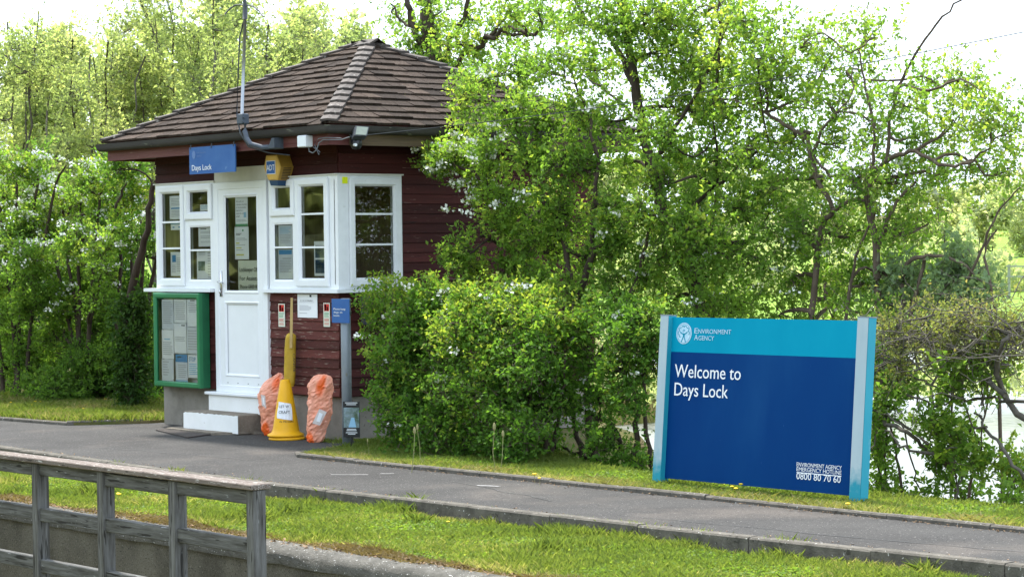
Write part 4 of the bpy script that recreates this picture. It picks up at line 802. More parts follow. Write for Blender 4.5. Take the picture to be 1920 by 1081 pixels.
# ================================================================== VEGETATION
def unit(v): return v / (np.linalg.norm(v, axis=-1, keepdims=True) + 1e-9)
def leaves(pos, dirs, size, rg, aspect=.62, up=.6, fold=.18):
    """pos, dirs (n,3), size (n,): four-cornered folded leaves"""
    n = len(pos); nrm = unit(rg.normal(size=(n, 3)) + V3(0, 0, up)); side = unit(np.cross(dirs, nrm)); nrm = np.cross(side, dirs)
    L = size[:, None]; w = L * aspect / 2 * rg.uniform(.8, 1.15, (n, 1)); mid = pos + dirs * L * .48 + nrm * L * fold
    v = np.stack([pos, mid + side * w, pos + dirs * L + nrm * L * rg.uniform(-.1, .1, (n, 1)), mid - side * w], 1).reshape(-1, 3)
    return v, np.arange(4 * n).reshape(n, 4)
def bez(a, b, rg, sag=.12, n=6):
    t = np.linspace(0, 1, n)[:, None]; d = np.linalg.norm(b - a); off = rg.normal(size=3) * sag * d; off2 = rg.normal(size=3) * sag * .5 * d
    return a + (b - a) * t + off * np.sin(t * math.pi) + off2 * np.sin(2 * t * math.pi)
class Plant:
    """trunk and limbs as tubes, then branches to each clump, side shoots from them, and leaves along the shoots"""
    def __init__(s, name, label, cat, base, leaf, bark='bark', group=None, seed=1):
        s.t = thing(name, label, cat, base, group); s.rg = np.random.default_rng(seed); s.leaf = leaf; s.bark = bark
        s.wood = MB(); s.nodes = []; s.nr = []; s.V = []; s.Q = []; s.T = []; s.nv = 0; s.BV = []; s.nbl = 0; s.tw = []
    def limb(s, pts, r0, r1, n=8, wob=.012):
        p = np.array(pts, float); k = len(p); tt = np.linspace(0, k - 1, (k - 1) * 5 + 1); i = np.minimum(tt.astype(int), k - 2); u = (tt - i)[:, None]
        pm = np.vstack([2 * p[0] - p[1], p, 2 * p[-1] - p[-2]]); a, b, c, d = pm[i], pm[i + 1], pm[i + 2], pm[i + 3]
        q = .5 * (2 * b + (c - a) * u + (2 * a - 5 * b + 4 * c - d) * u ** 2 + (3 * b - a - 3 * c + d) * u ** 3); q[1:] += s.rg.normal(size=q[1:].shape) * wob
        r = np.linspace(r0, r1, len(q)); s.wood.tube(q, r * s.rg.uniform(.9, 1.1, len(q)), n); s.nodes += list(q); s.nr += list(r); return q
    def clump(s, c, rad, nsec, nsh, size=.045, tint=.5, nl=9, bloom=0., sh=.16, axes=None, twig=.5, br=.012, spread=.075, dt=.18, link=True):
        rg = s.rg; c = np.array(c, float); A = axes if axes is not None else np.stack([rr * rad[0], ff * rad[1], V3(0, 0, rad[2])])
        if link and s.nodes:
            N = np.array(s.nodes); d = np.linalg.norm(N - c, axis=1) + (N[:, 2] > c[2] + .1) * .5; k = int(np.argmin(d)); q = bez(N[k], c, rg, .10, 7); s.wood.tube(q, np.linspace(min(s.nr[k], br * 2.2), br * .8, 7), 5, False)
            hub = q[3:]
        else: hub = c[None] + V3(0, 0, -rad[2] * .3)
        P, D, TT = [], [], []
        for _ in range(nsec):
            u = unit(rg.normal(size=3)) * rg.uniform(.25, 1) ** .5; e = c + u @ A; h = hub[rg.integers(len(hub))]; q = bez(h, e, rg, .12, 6); q[:, 2] += .06 * np.linalg.norm(e - h) * np.sin(np.linspace(0, math.pi, 6))
            s.wood.tube(q, np.linspace(br * .55, br * .2, 6), 4, False); tb = tint + rg.normal() * dt
            ts = rg.uniform(.25, 1.02, nsh); ii = np.minimum((ts * 5).astype(int), 4); f_ = (ts * 5 - ii)[:, None]; p = q[ii] * (1 - f_) + q[ii + 1] * f_
            tan = unit(q[ii + 1] - q[ii]); P.append(p + rg.normal(size=p.shape) * spread); D.append(unit(tan * .7 + rg.normal(size=p.shape) * .7 + V3(0, 0, .35) + unit(p - c) * .35)); TT.append(np.full(nsh, tb))
        P = np.concatenate(P); D = np.concatenate(D); TT = np.concatenate(TT); n = len(P); Ls = sh * rg.uniform(.5, 1.4, n)
        s.tw.append((P - D * Ls[:, None] * .5, P + D * Ls[:, None] * .9)) if twig else None
        pos = np.repeat(P, nl, 0); dd = np.repeat(D, nl, 0); t = rg.uniform(-.2, 1, n * nl)[:, None]; pos = pos + dd * t * np.repeat(Ls, nl)[:, None] + rg.normal(size=pos.shape) * .012
        ld = unit(dd * .5 + rg.normal(size=dd.shape) * .75); v, q = leaves(pos, ld, size * rg.uniform(.55, 1.25, n * nl), rg)
        s.V.append(v); s.Q.append(q + s.nv); s.nv += len(v); s.T.append(np.clip(np.repeat(TT, nl) + rg.normal(size=n * nl) * .13 + t[:, 0] * .10, 0, 1))
        if bloom > 0:
            k = rg.random(n) < bloom * .8; s.flowers(P[k] + D[k] * Ls[k][:, None] * .8)
    def flowers(s, P, r=.055):
        rg = s.rg
        for p in P:
            n = rg.integers(12, 26); q = p + rg.normal(size=(n, 3)) * r * .75 * V3(1, 1, .45); d = unit(rg.normal(size=(n, 3)) + V3(.2, -.4, .8))
            v, _ = leaves(q, d, np.full(n, .036), rg, .95, .8, .05); s.BV.append(v); s.nbl += n
    def done(s, crown='crown', trunk='trunk'):
        if s.tw:           # hair-thin shoots as three-sided slivers
            A = np.concatenate([a for a, _ in s.tw]); B = np.concatenate([b for _, b in s.tw]); k = s.rg.random(len(A)) < .8; A, B = A[k], B[k]
            d = unit(B - A); u = unit(np.cross(d, V3(.3, .5, .8))) * .0034; w = np.cross(d, u); n0 = len(s.wood.v)
            v = np.stack([A + u, A - u * .5 + w * .87, A - u * .5 - w * .87, B], 1).reshape(-1, 3); s.wood.v += [tuple(x) for x in v.tolist()]
            for i in range(len(A)):
                b = n0 + 4 * i; s.wood.f += [(b, b + 1, b + 3), (b + 1, b + 2, b + 3), (b + 2, b, b + 3)]
            s.wood.mi += [0] * (3 * len(A)); s.wood.t += [.5] * (3 * len(A))
        s.wood.build(trunk, s.bark, s.t, smooth=True)
        big_mesh(crown, np.concatenate(s.V), np.concatenate(s.Q), np.concatenate(s.T), s.leaf, s.t)
        if s.nbl:
            v = np.concatenate(s.BV); o = big_mesh('blossom', v, np.arange(len(v)).reshape(-1, 4), s.rg.uniform(.3, .8, s.nbl), 'blossom', s.t); o['kind'] = 'stuff'
def kpx(p): return F / np.dot(np.array(p) - CAM, f2)        # source pixels per metre there
def CL(pl, px, py, y, wpx, hpx, dens=1., depth=None, **kw):
    """a clump seen at (px, py) on the plane y, wpx by hpx half-widths in source pixels"""
    c = PY(px, py, y); k = kpx(c); rx, rz = wpx / k, hpx / k; rd = depth if depth is not None else min(rx, rz) * .9
    area = rx * rz; nsec = max(4, int(area * 44 * dens + 4)); pl.clump(c, (rx, rd, rz), nsec, kw.pop('nsh', 13) + 7, **kw)

# clipped hawthorn hedge beside the hut ------------------------------------
h = Plant('hawthorn_hedge', 'clipped bright green hawthorn hedge between the hut and the welcome board', 'hedge', (1.9, .0, .03), 'leaf_hedge', 'bark', seed=21)
for px, y in ((730, -.05), (800, .1), (860, 0), (930, .1), (985, .05), (1020, .2)):
    b = PY(px, 850 + (px - 730) * .09, y); b[2] = 0; h.limb([b, b + V3(.06, 0, .45), b + V3(random.uniform(-.2, .2), .05, .95)], .028, .014, 6)
    h.limb([b + V3(.05, .03, 0), b + V3(.25, 0, .5), b + V3(random.uniform(.1, .4), 0, 1.0)], .022, .010, 6)
TOPS = [(708, 561), (748, 556), (790, 552), (835, 551), (880, 553), (925, 556), (968, 562), (1005, 572)]
for px, py in TOPS:
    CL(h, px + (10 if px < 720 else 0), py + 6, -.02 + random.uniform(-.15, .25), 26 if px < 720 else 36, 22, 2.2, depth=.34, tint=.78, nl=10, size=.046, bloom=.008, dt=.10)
for row, (yy, tn) in enumerate(((.14, .55), (.32, .48), (.50, .43), (.66, .38), (.82, .34), (.97, .30))):  # rows darken downward: shade at the hedge base put into the leaf tint
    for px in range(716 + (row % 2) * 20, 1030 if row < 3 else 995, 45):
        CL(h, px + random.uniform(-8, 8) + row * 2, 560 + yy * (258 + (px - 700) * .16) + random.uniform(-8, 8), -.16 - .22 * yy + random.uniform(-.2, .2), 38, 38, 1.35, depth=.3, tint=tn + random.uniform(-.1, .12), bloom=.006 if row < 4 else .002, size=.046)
h.done()
# looser bush between the hedge and the board, open at the foot ---------------
h = Plant('hawthorn_bush', 'loose hawthorn bush with bare dark stems beside the blue board', 'bush', PZ(1110, 895, .03), 'leaf_hedge', 'bark_dark', seed=22)
for pts, r0 in ((((1098, 957), (1098, 897), (1092, 850), (1075, 790), (1060, 720)), .05), (((1100, 957), (1100, 897), (1110, 840), (1125, 770), (1120, 690)), .045), (((1182, 962), (1182, 902), (1170, 850), (1150, 800), (1100, 770)), .04), (((1185, 962), (1185, 902), (1192, 850), (1196, 780), (1185, 700), (1160, 640)), .045), (((1215, 965), (1215, 905), (1218, 840), (1205, 760), (1210, 660)), .035), (((1150, 900), (1130, 870), (1090, 850), (1040, 835)), .02)):
    h.limb([PY(a, b, .45) for a, b in pts], r0, .012, 7, .012)
for px, py, w, hh, d, tn in ((1012, 610, 34, 40, 1.2, .5), (1005, 690, 30, 40, 1.2, .45), (1008, 770, 28, 40, 1.0, .4), (1205, 590, 36, 30, 1.1, .5), (1160, 585, 44, 30, 1.1, .5), (1220, 690, 16, 40, .6, .45), (1040, 620, 44, 38, 1.2, .55), (1100, 625, 48, 40, 1.1, .5), (1165, 640, 46, 36, 1.0, .5), (1215, 640, 34, 34, .9, .45), (1040, 690, 42, 38, 1.1, .5), (1098, 685, 46, 32, .9, .5), (1150, 690, 42, 30, .6, .5), (1195, 700, 26, 30, .5, .42), (1030, 765, 26, 36, .7, .42), (1078, 750, 34, 22, .4, .45), (1130, 745, 42, 24, .5, .5), (1180, 750, 26, 16, .2, .4), (1018, 840, 20, 26, .7, .4), (1130, 822, 28, 14, .25, .5), (1190, 872, 16, 10, .2, .4), (1050, 893, 20, 8, .3, .45), (1145, 892, 22, 8, .3, .4)):
    CL(h, px, py, .30 + random.uniform(-.25, .2), w, hh, d, depth=.3, tint=tn, size=.048, bloom=.010)
h.done()
# big hawthorn right of the hut ------------------------------------------------
h = Plant('hawthorn_tree', 'broad hawthorn in white blossom overhanging the right side of the hut roof', 'tree', PZ(1120, 880, -.05), 'leaf_hawthorn', 'bark_dark', seed=23)
Y1 = 1.15
for pts, r0, r1 in ((((1124, 1010), (1118, 900), (1105, 740), (1085, 600), (1060, 470), (1020, 350), (1000, 250)), .075, .008), (((1090, 620), (1030, 540), (960, 470), (900, 440)), .035, .012), (((1055, 450), (980, 400), (900, 330), (830, 300)), .032, .01), (((1080, 580), (1110, 450), (1120, 330), (1100, 210), (1060, 120)), .035, .006), (((1000, 300), (940, 200), (880, 170)), .022, .008), (((1110, 700), (1180, 560), (1220, 430), (1240, 330)), .032, .006)):
    h.limb([PY(a, b, Y1 + (-.35 if a < 960 else 0)) for a, b in pts], r0, r1, 8, .015)
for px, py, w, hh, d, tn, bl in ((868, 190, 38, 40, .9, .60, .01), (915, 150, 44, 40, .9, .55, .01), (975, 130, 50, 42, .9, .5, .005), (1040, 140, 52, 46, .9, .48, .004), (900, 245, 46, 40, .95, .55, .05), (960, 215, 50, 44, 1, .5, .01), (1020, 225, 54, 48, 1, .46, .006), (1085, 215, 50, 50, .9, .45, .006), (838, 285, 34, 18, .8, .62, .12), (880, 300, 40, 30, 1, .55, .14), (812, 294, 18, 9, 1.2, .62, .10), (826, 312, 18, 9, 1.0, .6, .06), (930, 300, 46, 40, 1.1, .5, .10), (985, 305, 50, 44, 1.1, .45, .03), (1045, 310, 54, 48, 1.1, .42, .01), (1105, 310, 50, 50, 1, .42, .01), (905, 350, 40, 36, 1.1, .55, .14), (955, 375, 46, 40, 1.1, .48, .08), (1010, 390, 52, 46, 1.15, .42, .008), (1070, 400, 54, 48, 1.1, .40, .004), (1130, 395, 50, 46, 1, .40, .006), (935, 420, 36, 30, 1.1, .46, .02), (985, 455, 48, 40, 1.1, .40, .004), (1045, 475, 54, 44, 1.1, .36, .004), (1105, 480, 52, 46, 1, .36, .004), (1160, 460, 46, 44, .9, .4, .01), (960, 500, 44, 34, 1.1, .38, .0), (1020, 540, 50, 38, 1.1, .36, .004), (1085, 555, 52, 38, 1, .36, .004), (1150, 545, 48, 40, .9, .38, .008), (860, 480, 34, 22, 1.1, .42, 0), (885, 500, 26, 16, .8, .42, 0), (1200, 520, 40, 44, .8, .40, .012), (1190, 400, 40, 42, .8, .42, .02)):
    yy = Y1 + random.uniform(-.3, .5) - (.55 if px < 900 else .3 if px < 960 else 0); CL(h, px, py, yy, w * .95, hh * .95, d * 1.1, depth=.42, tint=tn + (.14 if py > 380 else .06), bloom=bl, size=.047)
h.done()
# tall dark-trunked tree ---------------------------------------------------------
Y2 = 1.9
h = Plant('leaning_tree', 'tall leaning tree with a thick dark trunk rising behind the hawthorn', 'tree', PY(1320, 800, Y2) * V3(1, 1, 0), 'leaf_hawthorn', 'bark_dark', seed=24)
for pts, r0, r1 in ((((1360, 1030), (1345, 860), (1325, 640), (1290, 500), (1245, 390), (1210, 260), (1185, 120), (1155, -40)), .095, .045), (((1190, 160), (1140, 60), (1100, 40), (1060, -30)), .035, .015), (((1225, 310), (1280, 220), (1330, 130), (1375, 20)), .026, .01), (((1205, 240), (1150, 180), (1090, 140)), .02, .008), (((1260, 420), (1340, 350), (1400, 300), (1440, 260)), .024, .01), (((1340, 170), (1350, 60), (1340, -30)), .018, .007), (((1300, 540), (1380, 470), (1430, 420)), .022, .009), (((1310, 640), (1300, 560), (1330, 440), (1345, 330), (1335, 200)), .03, .012)):
    h.limb([PY(a, b, Y2) for a, b in pts], r0, r1 * .8, 10, .008)
for px, py, w, hh, d, tn in ((1090, 30, 50, 34, .6, .55), (1150, 60, 46, 40, .6, .5), (1210, 30, 50, 36, .7, .55), (1270, 50, 50, 44, .75, .55), (1330, 30, 50, 38, .75, .58), (1390, 40, 44, 40, .7, .6), (1120, 130, 50, 40, .8, .5), (1235, 110, 46, 42, .8, .5), (1300, 125, 50, 46, .85, .52), (1365, 120, 48, 44, .8, .55), (1420, 110, 40, 44, .6, .6), (1130, 220, 46, 44, .8, .45), (1265, 200, 48, 48, .9, .5), (1325, 215, 50, 46, .9, .5), (1390, 200, 48, 46, .7, .55), (1170, 310, 44, 44, .8, .45), (1280, 300, 48, 46, .9, .46), (1345, 300, 50, 46, .85, .5), (1400, 290, 40, 40, .55, .52), (1240, 420, 30, 40, .6, .42), (1310, 395, 48, 44, .85, .46), (1375, 390, 46, 42, .75, .48), (1280, 480, 30, 36, .5, .42), (1350, 480, 48, 42, .8, .45), (1410, 480, 44, 42, .7, .46), (1340, 560, 46, 34, .8, .42), (1400, 565, 46, 34, .7, .42), (1245, 560, 40, 30, .7, .4), (1440, 360, 38, 38, .55, .5)):
    CL(h, px, py, Y2 + random.uniform(-.35, .6), w, hh, d * 1.6, depth=.5, tint=tn + .08, size=.05, bloom=.012 if py > 330 else 0, spread=.12)
for px, py, w, hh in ((1228, 250, 30, 28), (1235, 345, 40, 30), (1262, 425, 36, 28), (1295, 500, 40, 30), (1318, 580, 44, 30), (1300, 450, 36, 30), (1230, 480, 36, 34)): CL(h, px, py, Y2 - .75, w, hh, 1.0, depth=.3, tint=.5, size=.048, bloom=.01)
h.done()
# leaves crossing in front of the trunk
# twisted tree behind the board ------------------------------------------------------
Y3 = 1.8
h = Plant('twisted_tree', 'open twisted tree with crooked bare limbs behind the blue board', 'tree', PY(1645, 760, Y3) * V3(1, 1, 0), 'leaf_hawthorn', 'bark', seed=25)
for pts, r0, r1 in ((((1650, 1040), (1648, 820), (1645, 600), (1643, 480), (1630, 400), (1625, 330)), .06, .03), (((1628, 370), (1590, 330), (1560, 330), (1530, 300), (1515, 260)), .026, .01), (((1628, 350), (1665, 300), (1715, 285), (1770, 310), (1820, 300), (1860, 270)), .03, .009), (((1632, 330), (1640, 250), (1620, 150), (1610, 90)), .022, .008), (((1662, 300), (1676, 190), (1700, 130), (1745, 60), (1800, 0), (1830, -20)), .02, .007), (((1676, 195), (1690, 160), (1740, 170), (1800, 150), (1840, 170)), .022, .007), (((1515, 1020), (1520, 700), (1525, 560), (1540, 430), (1560, 390), (1530, 330), (1512, 250)), .045, .02), (((1560, 395), (1600, 375), (1640, 380)), .025, .015), (((1512, 260), (1460, 225), (1400, 195), (1350, 185)), .024, .01), (((1515, 300), (1560, 220), (1600, 200)), .018, .008), (((1645, 470), (1680, 380), (1720, 340)), .025, .01), (((1570, 1020), (1580, 720), (1590, 560), (1610, 470), (1640, 400)), .025, .012), (((1690, 600), (1700, 500), (1740, 480), (1800, 490), (1850, 540)), .03, .01), (((1780, 960), (1790, 640), (1800, 560), (1840, 470), (1870, 400), (1915, 350)), .022, .008), (((1680, 700), (1715, 560), (1735, 485)), .028, .02), (((1880, 960), (1870, 640), (1860, 560), (1848, 470), (1870, 430)), .02, .01)):
    h.limb([PY(a, b, Y3) for a, b in pts], r0 * .85, r1 * .8, 8, .007)
for px, py, w, hh, d, tn in ((1440, 60, 46, 40, .5, .62), (1500, 90, 46, 36, .4, .65), (1450, 150, 44, 36, .5, .6), (1560, 100, 36, 26, .25, .65), (1640, 70, 26, 24, .15, .65), (1500, 190, 46, 36, .45, .6), (1560, 200, 40, 34, .35, .6), (1610, 130, 28, 30, .25, .62), (1450, 260, 42, 38, .55, .55), (1510, 270, 40, 34, .5, .55), (1580, 270, 40, 34, .5, .58), (1640, 230, 36, 34, .4, .6), (1700, 200, 40, 26, .3, .62), (1760, 160, 40, 22, .25, .64), (1820, 160, 36, 24, .3, .64), (1720, 260, 40, 34, .45, .6), (1790, 230, 44, 36, .45, .62), (1850, 220, 40, 36, .45, .65), (1905, 230, 36, 44, .5, .68), (1460, 340, 38, 36, .6, .5), (1540, 350, 40, 36, .55, .52), (1610, 330, 40, 34, .5, .55), (1680, 340, 40, 36, .5, .56), (1750, 330, 42, 36, .45, .6), (1820, 320, 40, 36, .45, .62), (1890, 320, 40, 40, .5, .66), (1470, 430, 44, 40, .75, .46), (1540, 440, 44, 40, .6, .48), (1610, 430, 40, 40, .5, .5), (1680, 430, 40, 36, .45, .5), (1740, 420, 36, 32, .35, .55), (1480, 520, 46, 40, .8, .44), (1550, 530, 46, 40, .7, .45), (1620, 530, 44, 40, .6, .46), (1690, 520, 40, 36, .5, .48), (1750, 510, 34, 26, .25, .5), (1470, 590, 50, 30, .8, .4), (1560, 600, 50, 30, .7, .42), (1640, 600, 40, 30, .6, .42), (1700, 580, 34, 26, .45, .45)):
    CL(h, px, py, Y3 + random.uniform(-.3, .9), w, hh, d * (1.35 if py < 330 else 2.0), depth=.5, tint=tn, size=.046, bloom=.014 if 330 < py < 560 else 0, spread=.12, nsh=11)
h.done()
# pale willow shoots, and the bare scrub beyond the board ------------------------------
h = Plant('willow_sapling', 'thin grey green willow shoots standing behind the twiggy scrub', 'sapling', PY(1760, 800, 2.1) * V3(1, 1, 0), 'leaf_blue', 'bark_grey', seed=26)
for a, b, c, d in ((1750, 760, 1770, 430), (1800, 760, 1835, 450), (1840, 760, 1855, 500), (1720, 760, 1700, 520)): h.limb([PY(a, b, 2.1), PY((a + c) / 2 + 8, (b + d) / 2, 2.1), PY(c, d, 2.1)], .014, .005, 6)
for px, py, w, hh in ((1760, 520, 40, 34), (1720, 560, 40, 30), (1800, 500, 40, 34), (1780, 565, 44, 18), (1840, 540, 30, 26), (1690, 520, 30, 28), (1660, 565, 34, 22)): CL(h, px, py, 2.0 + random.uniform(-.2, .3), w, hh, .35, depth=.3, tint=.5, size=.06, nsh=11)
h.done()
Y4 = .55
h = Plant('twiggy_scrub', 'tangle of bare brown twigs with small leaves right of the blue board', 'bush', PY(1880, 930, Y4) * V3(1, 1, 0), 'leaf_olive', 'bark_grey', seed=27)
for pts, r0, r1 in ((((1960, 820), (1900, 760), (1870, 700), (1880, 640), (1910, 610)), .042, .022), (((1885, 740), (1830, 690), (1790, 650), (1740, 640)), .03, .012), (((1960, 760), (1860, 745), (1800, 750), (1740, 720), (1690, 700)), .02, .009), (((1960, 930), (1900, 870), (1850, 800), (1830, 770)), .026, .012), (((1870, 690), (1840, 640), (1780, 620), (1700, 650), (1650, 640)), .026, .01), (((1910, 620), (1850, 600), (1770, 590), (1690, 605)), .02, .008), (((1640, 780), (1700, 810), (1750, 850)), .026, .018), (((1750, 850), (1700, 840), (1660, 800)), .02, .01), (((1640, 770), (1690, 800), (1720, 900), (1735, 930)), .012, .008), (((1610, 750), (1650, 775), (1700, 800), (1745, 835)), .022, .016), (((1850, 800), (1790, 820), (1760, 870)), .016, .007), (((1700, 740), (1760, 760), (1820, 720)), .014, .006), (((1790, 960), (1800, 900), (1780, 840)), .016, .008)):
    h.limb([PY(a, b, Y4 + random.uniform(-.1, .3)) for a, b in pts], r0 * .72, r1 * .7, 7, .012)
for px, py, w, hh, d, tn in ((1680, 620, 44, 26, .9, .5), (1740, 610, 44, 26, .9, .55), (1800, 605, 44, 26, .9, .6), (1860, 605, 44, 28, .9, .6), (1910, 620, 36, 34, .9, .6), (1690, 670, 40, 26, .8, .45), (1750, 660, 44, 26, .8, .5), (1810, 655, 44, 26, .8, .5), (1870, 660, 44, 30, .8, .5)):
    CL(h, px, py, Y4 + random.uniform(-.1, .4), w, hh, d * 1.2, depth=.3, tint=tn, size=.036, nl=8, nsh=11, sh=.2)
for k in range(230):
    px, py = random.uniform(1630, 1935), random.choice((random.gauss(625, 26), random.gauss(610, 20), random.gauss(660, 24), random.uniform(680, 940) if random.random() < .3 else random.gauss(640, 20)))
    a = PY(px, py, Y4 + random.uniform(-.25, .55)); d = unit(h.rg.normal(size=3) * V3(1, 1, .4)); h.wood.tube(bez(a, a + d * random.uniform(.2, .75), h.rg, .16, 6), np.linspace(random.uniform(.003, .0075), .002, 6), 4, False)
h.done()
h_ = h
h = Plant('elder_bush', 'low sprawling leafy bush at the water edge right of the board', 'bush', PY(1790, 960, .75) * V3(1, 1, 0), 'leaf_hawthorn', 'bark', seed=28)
for a, b, c, d in ((1790, 960, 1780, 830), (1800, 960, 1840, 840), (1690, 960, 1660, 760), (1660, 950, 1650, 690), (1880, 970, 1900, 880)): h.limb([PY(a, b, .75), PY((a + c) / 2 + 8, (b + d) / 2, .75), PY(c, d, .75)], .016, .006, 6)
for px, py, w, hh, d, tn in ((1652, 690, 24, 40, .8, .42), (1690, 712, 22, 16, .2, .4), (1660, 765, 20, 30, .4, .42), (1645, 840, 14, 40, .3, .4), (1740, 790, 40, 16, .06, .5), (1800, 822, 28, 22, .3, .35), (1830, 862, 26, 16, .15, .45), (1770, 870, 30, 22, .25, .3), (1800, 935, 50, 18, .35, .35), (1890, 900, 36, 34, .14, .55), (1720, 955, 34, 8, .3, .4), (1650, 935, 30, 26, .8, .32), (1905, 950, 36, 20, .6, .45), (1850, 690, 50, 12, .1, .5), (1790, 700, 30, 14, .12, .45)):
    CL(h, px, py, .7 + random.uniform(-.2, .3), w * (.8 if 740 < py < 900 else 1), hh, d * (.5 if 740 < py < 900 else .8), depth=.25, tint=tn, size=.055, nsh=10)
h.done()
# left: hawthorns along the back of the grass, and the ivy-clad stem ------------------
def bushes(defs):
    for (lb, seed, xs_, yy, rows, leafm) in defs:
        b = PY((xs_[0] + xs_[1]) / 2, 772, yy) * V3(1, 1, 0)
        h = Plant('hawthorn_bush', lb, 'bush', b, leafm, 'bark_dark', 'hawthorns behind the grass left of the hut', seed)
        for k in range(5):
            px = xs_[0] + (xs_[1] - xs_[0]) * (.3 + .1 * k); h.limb([PY(px, 780, yy), PY(px + random.uniform(-12, 12), 650, yy), PY(px + (k - 2) * 22, rows[0][0] + 60, yy), PY(px + (k - 2) * 34, rows[0][0], yy)], .04, .01, 6)
        for py, w0, tn, bl, d in rows:
            for px in range(int(xs_[0]), int(xs_[1]) + 1, 44): CL(h, px + random.uniform(-14, 14), py + random.uniform(-12, 12), yy + random.uniform(-.45, .4) + (.5 if py > 560 and random.random() < .4 else 0), w0, 34, d * (1.55 if py > 560 else 1.1), depth=.45, tint=tn + random.uniform(-.1, .1), bloom=bl, size=.05, nsh=12)
        h.done()
R_ = lambda top, bl: [(top, 34, .62, bl, .95), (top + 55, 38, .58, bl * 1.2, 1.05), (top + 110, 40, .52, bl, 1.05), (top + 165, 40, .45, bl * .6, 1.05), (top + 220, 40, .40, bl * .3, 1.05), (top + 275, 40, .34, .004, 1.05), (top + 330, 40, .30, 0, 1.05), (top + 385, 40, .28, 0, 1.05), (min(top + 430, 748), 38, .28, 0, 1.05)]  # tint falls from top to foot: shaded lower leaves put into the colour
bushes([('hawthorn full of white blossom at the far left of the grass', 31, (-30, 90), .9, R_(310, .12), 'leaf_hawthorn'), ('green hawthorn with scattered blossom behind the middle of the grass', 32, (100, 200), 1.1, R_(345, .09), 'leaf_hawthorn'), ('yellower hawthorn thicket close against the green notice case', 33, (205, 292), 1.5, R_(330, .07), 'leaf_hedge')])
h = Plant('ivy_trunk', 'dark ivy-clad trunk standing among the hawthorns beside the notice case', 'tree', PY(248, 775, .75) * V3(1, 1, 0), 'leaf_dark', 'bark_dark', seed=35)
h.limb([PY(252, 780, .75), PY(244, 650, .75), PY(250, 540, .75), PY(275, 430, .75), PY(288, 340, .75)], .07, .03, 8)
for py in range(560, 770, 28): CL(h, 246 + random.uniform(-6, 6), py, .68, 26, 22, 1.6, depth=.16, tint=.4, size=.06, nsh=10, link=False)
h.done()
rg0 = np.random.default_rng(77)
# light green trees filling the left background ------------------------------------------
def back_tree(lb, seed, px0, y, hw, top, dens, leafm='leaf_light_hazed', bottom=420, bark='bark_grey', cat='tree', name='hawthorn_tree', group='light green trees in the left background', step=58, tint=.5, size=.062, trunk=.036, keep=lambda px, py: 1.):
    h = Plant(name, lb, cat, PY(px0, 770, y) * V3(1, 1, 0), leafm, bark, group, seed); rg = h.rg
    for k in range(7):
        q = (k - 3) / 3; xe = px0 + q * hw * .85; ye = top + 30 + abs(q) * 60 + rg.uniform(-20, 50)
        h.limb([PY(px0 + q * 12, 775, y), PY(px0 + q * hw * .25, 560, y + rg.uniform(-.4, .4)), PY(px0 + q * hw * .6 + rg.uniform(-10, 10), 330, y + rg.uniform(-.8, .8)), PY(xe, ye, y + rg.uniform(-.8, .8))], trunk * (1 - .3 * abs(q)), .012, 6, .03)
        if k % 2: h.limb([h.nodes[-8], PY(xe + rg.uniform(-60, 60), ye - 20, y)], .02, .008, 5, .02)
    for py in range(int(top), bottom, step):
        f_ = math.sqrt(max(.05, 1 - ((py - (top + bottom) * .55) / ((bottom - top) * .62)) ** 2)) if py < (top + bottom) / 2 else 1
        for px in np.arange(px0 - hw * f_, px0 + hw * f_ + 1, step):
            x_, y_ = px + rg.uniform(-20, 20), py + rg.uniform(-22, 22); kp = keep(x_, y_)
            if rg.random() > kp: continue
            CL(h, x_, y_, y + rg.uniform(-.9, .9), step * .72, step * .62, dens * (.45 + .55 * kp) * .8, depth=.6, tint=tint + rg.uniform(-.14, .2), size=size, spread=.14, sh=.2, nl=8, nsh=9, dt=.14, br=.013)
    h.done()
G_ = lambda px, py: float(np.clip((py - 10) / 90, .4, 1)) if px < 230 else float(np.clip((py + 10) / 60, .35, 1)) if px < 590 else float(np.clip((py - 50) / 60, .05, 1))
back_tree('pale tree at the far left edge over the blossoming hawthorn', 41, 20, 3.6, 130, 30, .75, keep=G_, bottom=430)
back_tree('light green tree with fine dark branches left of the hut roof', 42, 165, 4.4, 120, 25, .8, keep=G_, bottom=420, tint=.56)
back_tree('yellow green tree directly behind the left slope of the roof', 43, 330, 5.0, 130, -10, .85, keep=G_, bottom=330, tint=.6)
back_tree('taller light tree behind the silver aerial mast', 44, 500, 6.0, 130, -20, .75, keep=G_, bottom=240, tint=.52)
back_tree('thin leafed tree fading to open sky left of the roof peak', 45, 630, 7.0, 80, 30, .5, keep=G_, bottom=160, tint=.55, trunk=.05)
n = 16000; pxs_ = rg0.uniform(-60, 330, n); yy_ = rg0.uniform(2.4, 3.4, n); c = np.stack([PY(p, 770, y) for p, y in zip(pxs_, yy_)]); c[:, 2] = rg0.uniform(-.1, 1, n) * (1.9 + .35 * np.sin(pxs_ / 17))
v, q = leaves(c, unit(rg0.normal(size=(n, 3))), rg0.uniform(.05, .10, n), rg0, .65); o = big_mesh('undergrowth', v, q, rg0.uniform(.1, .7, n), 'leaf_dark'); o['kind'] = 'stuff'
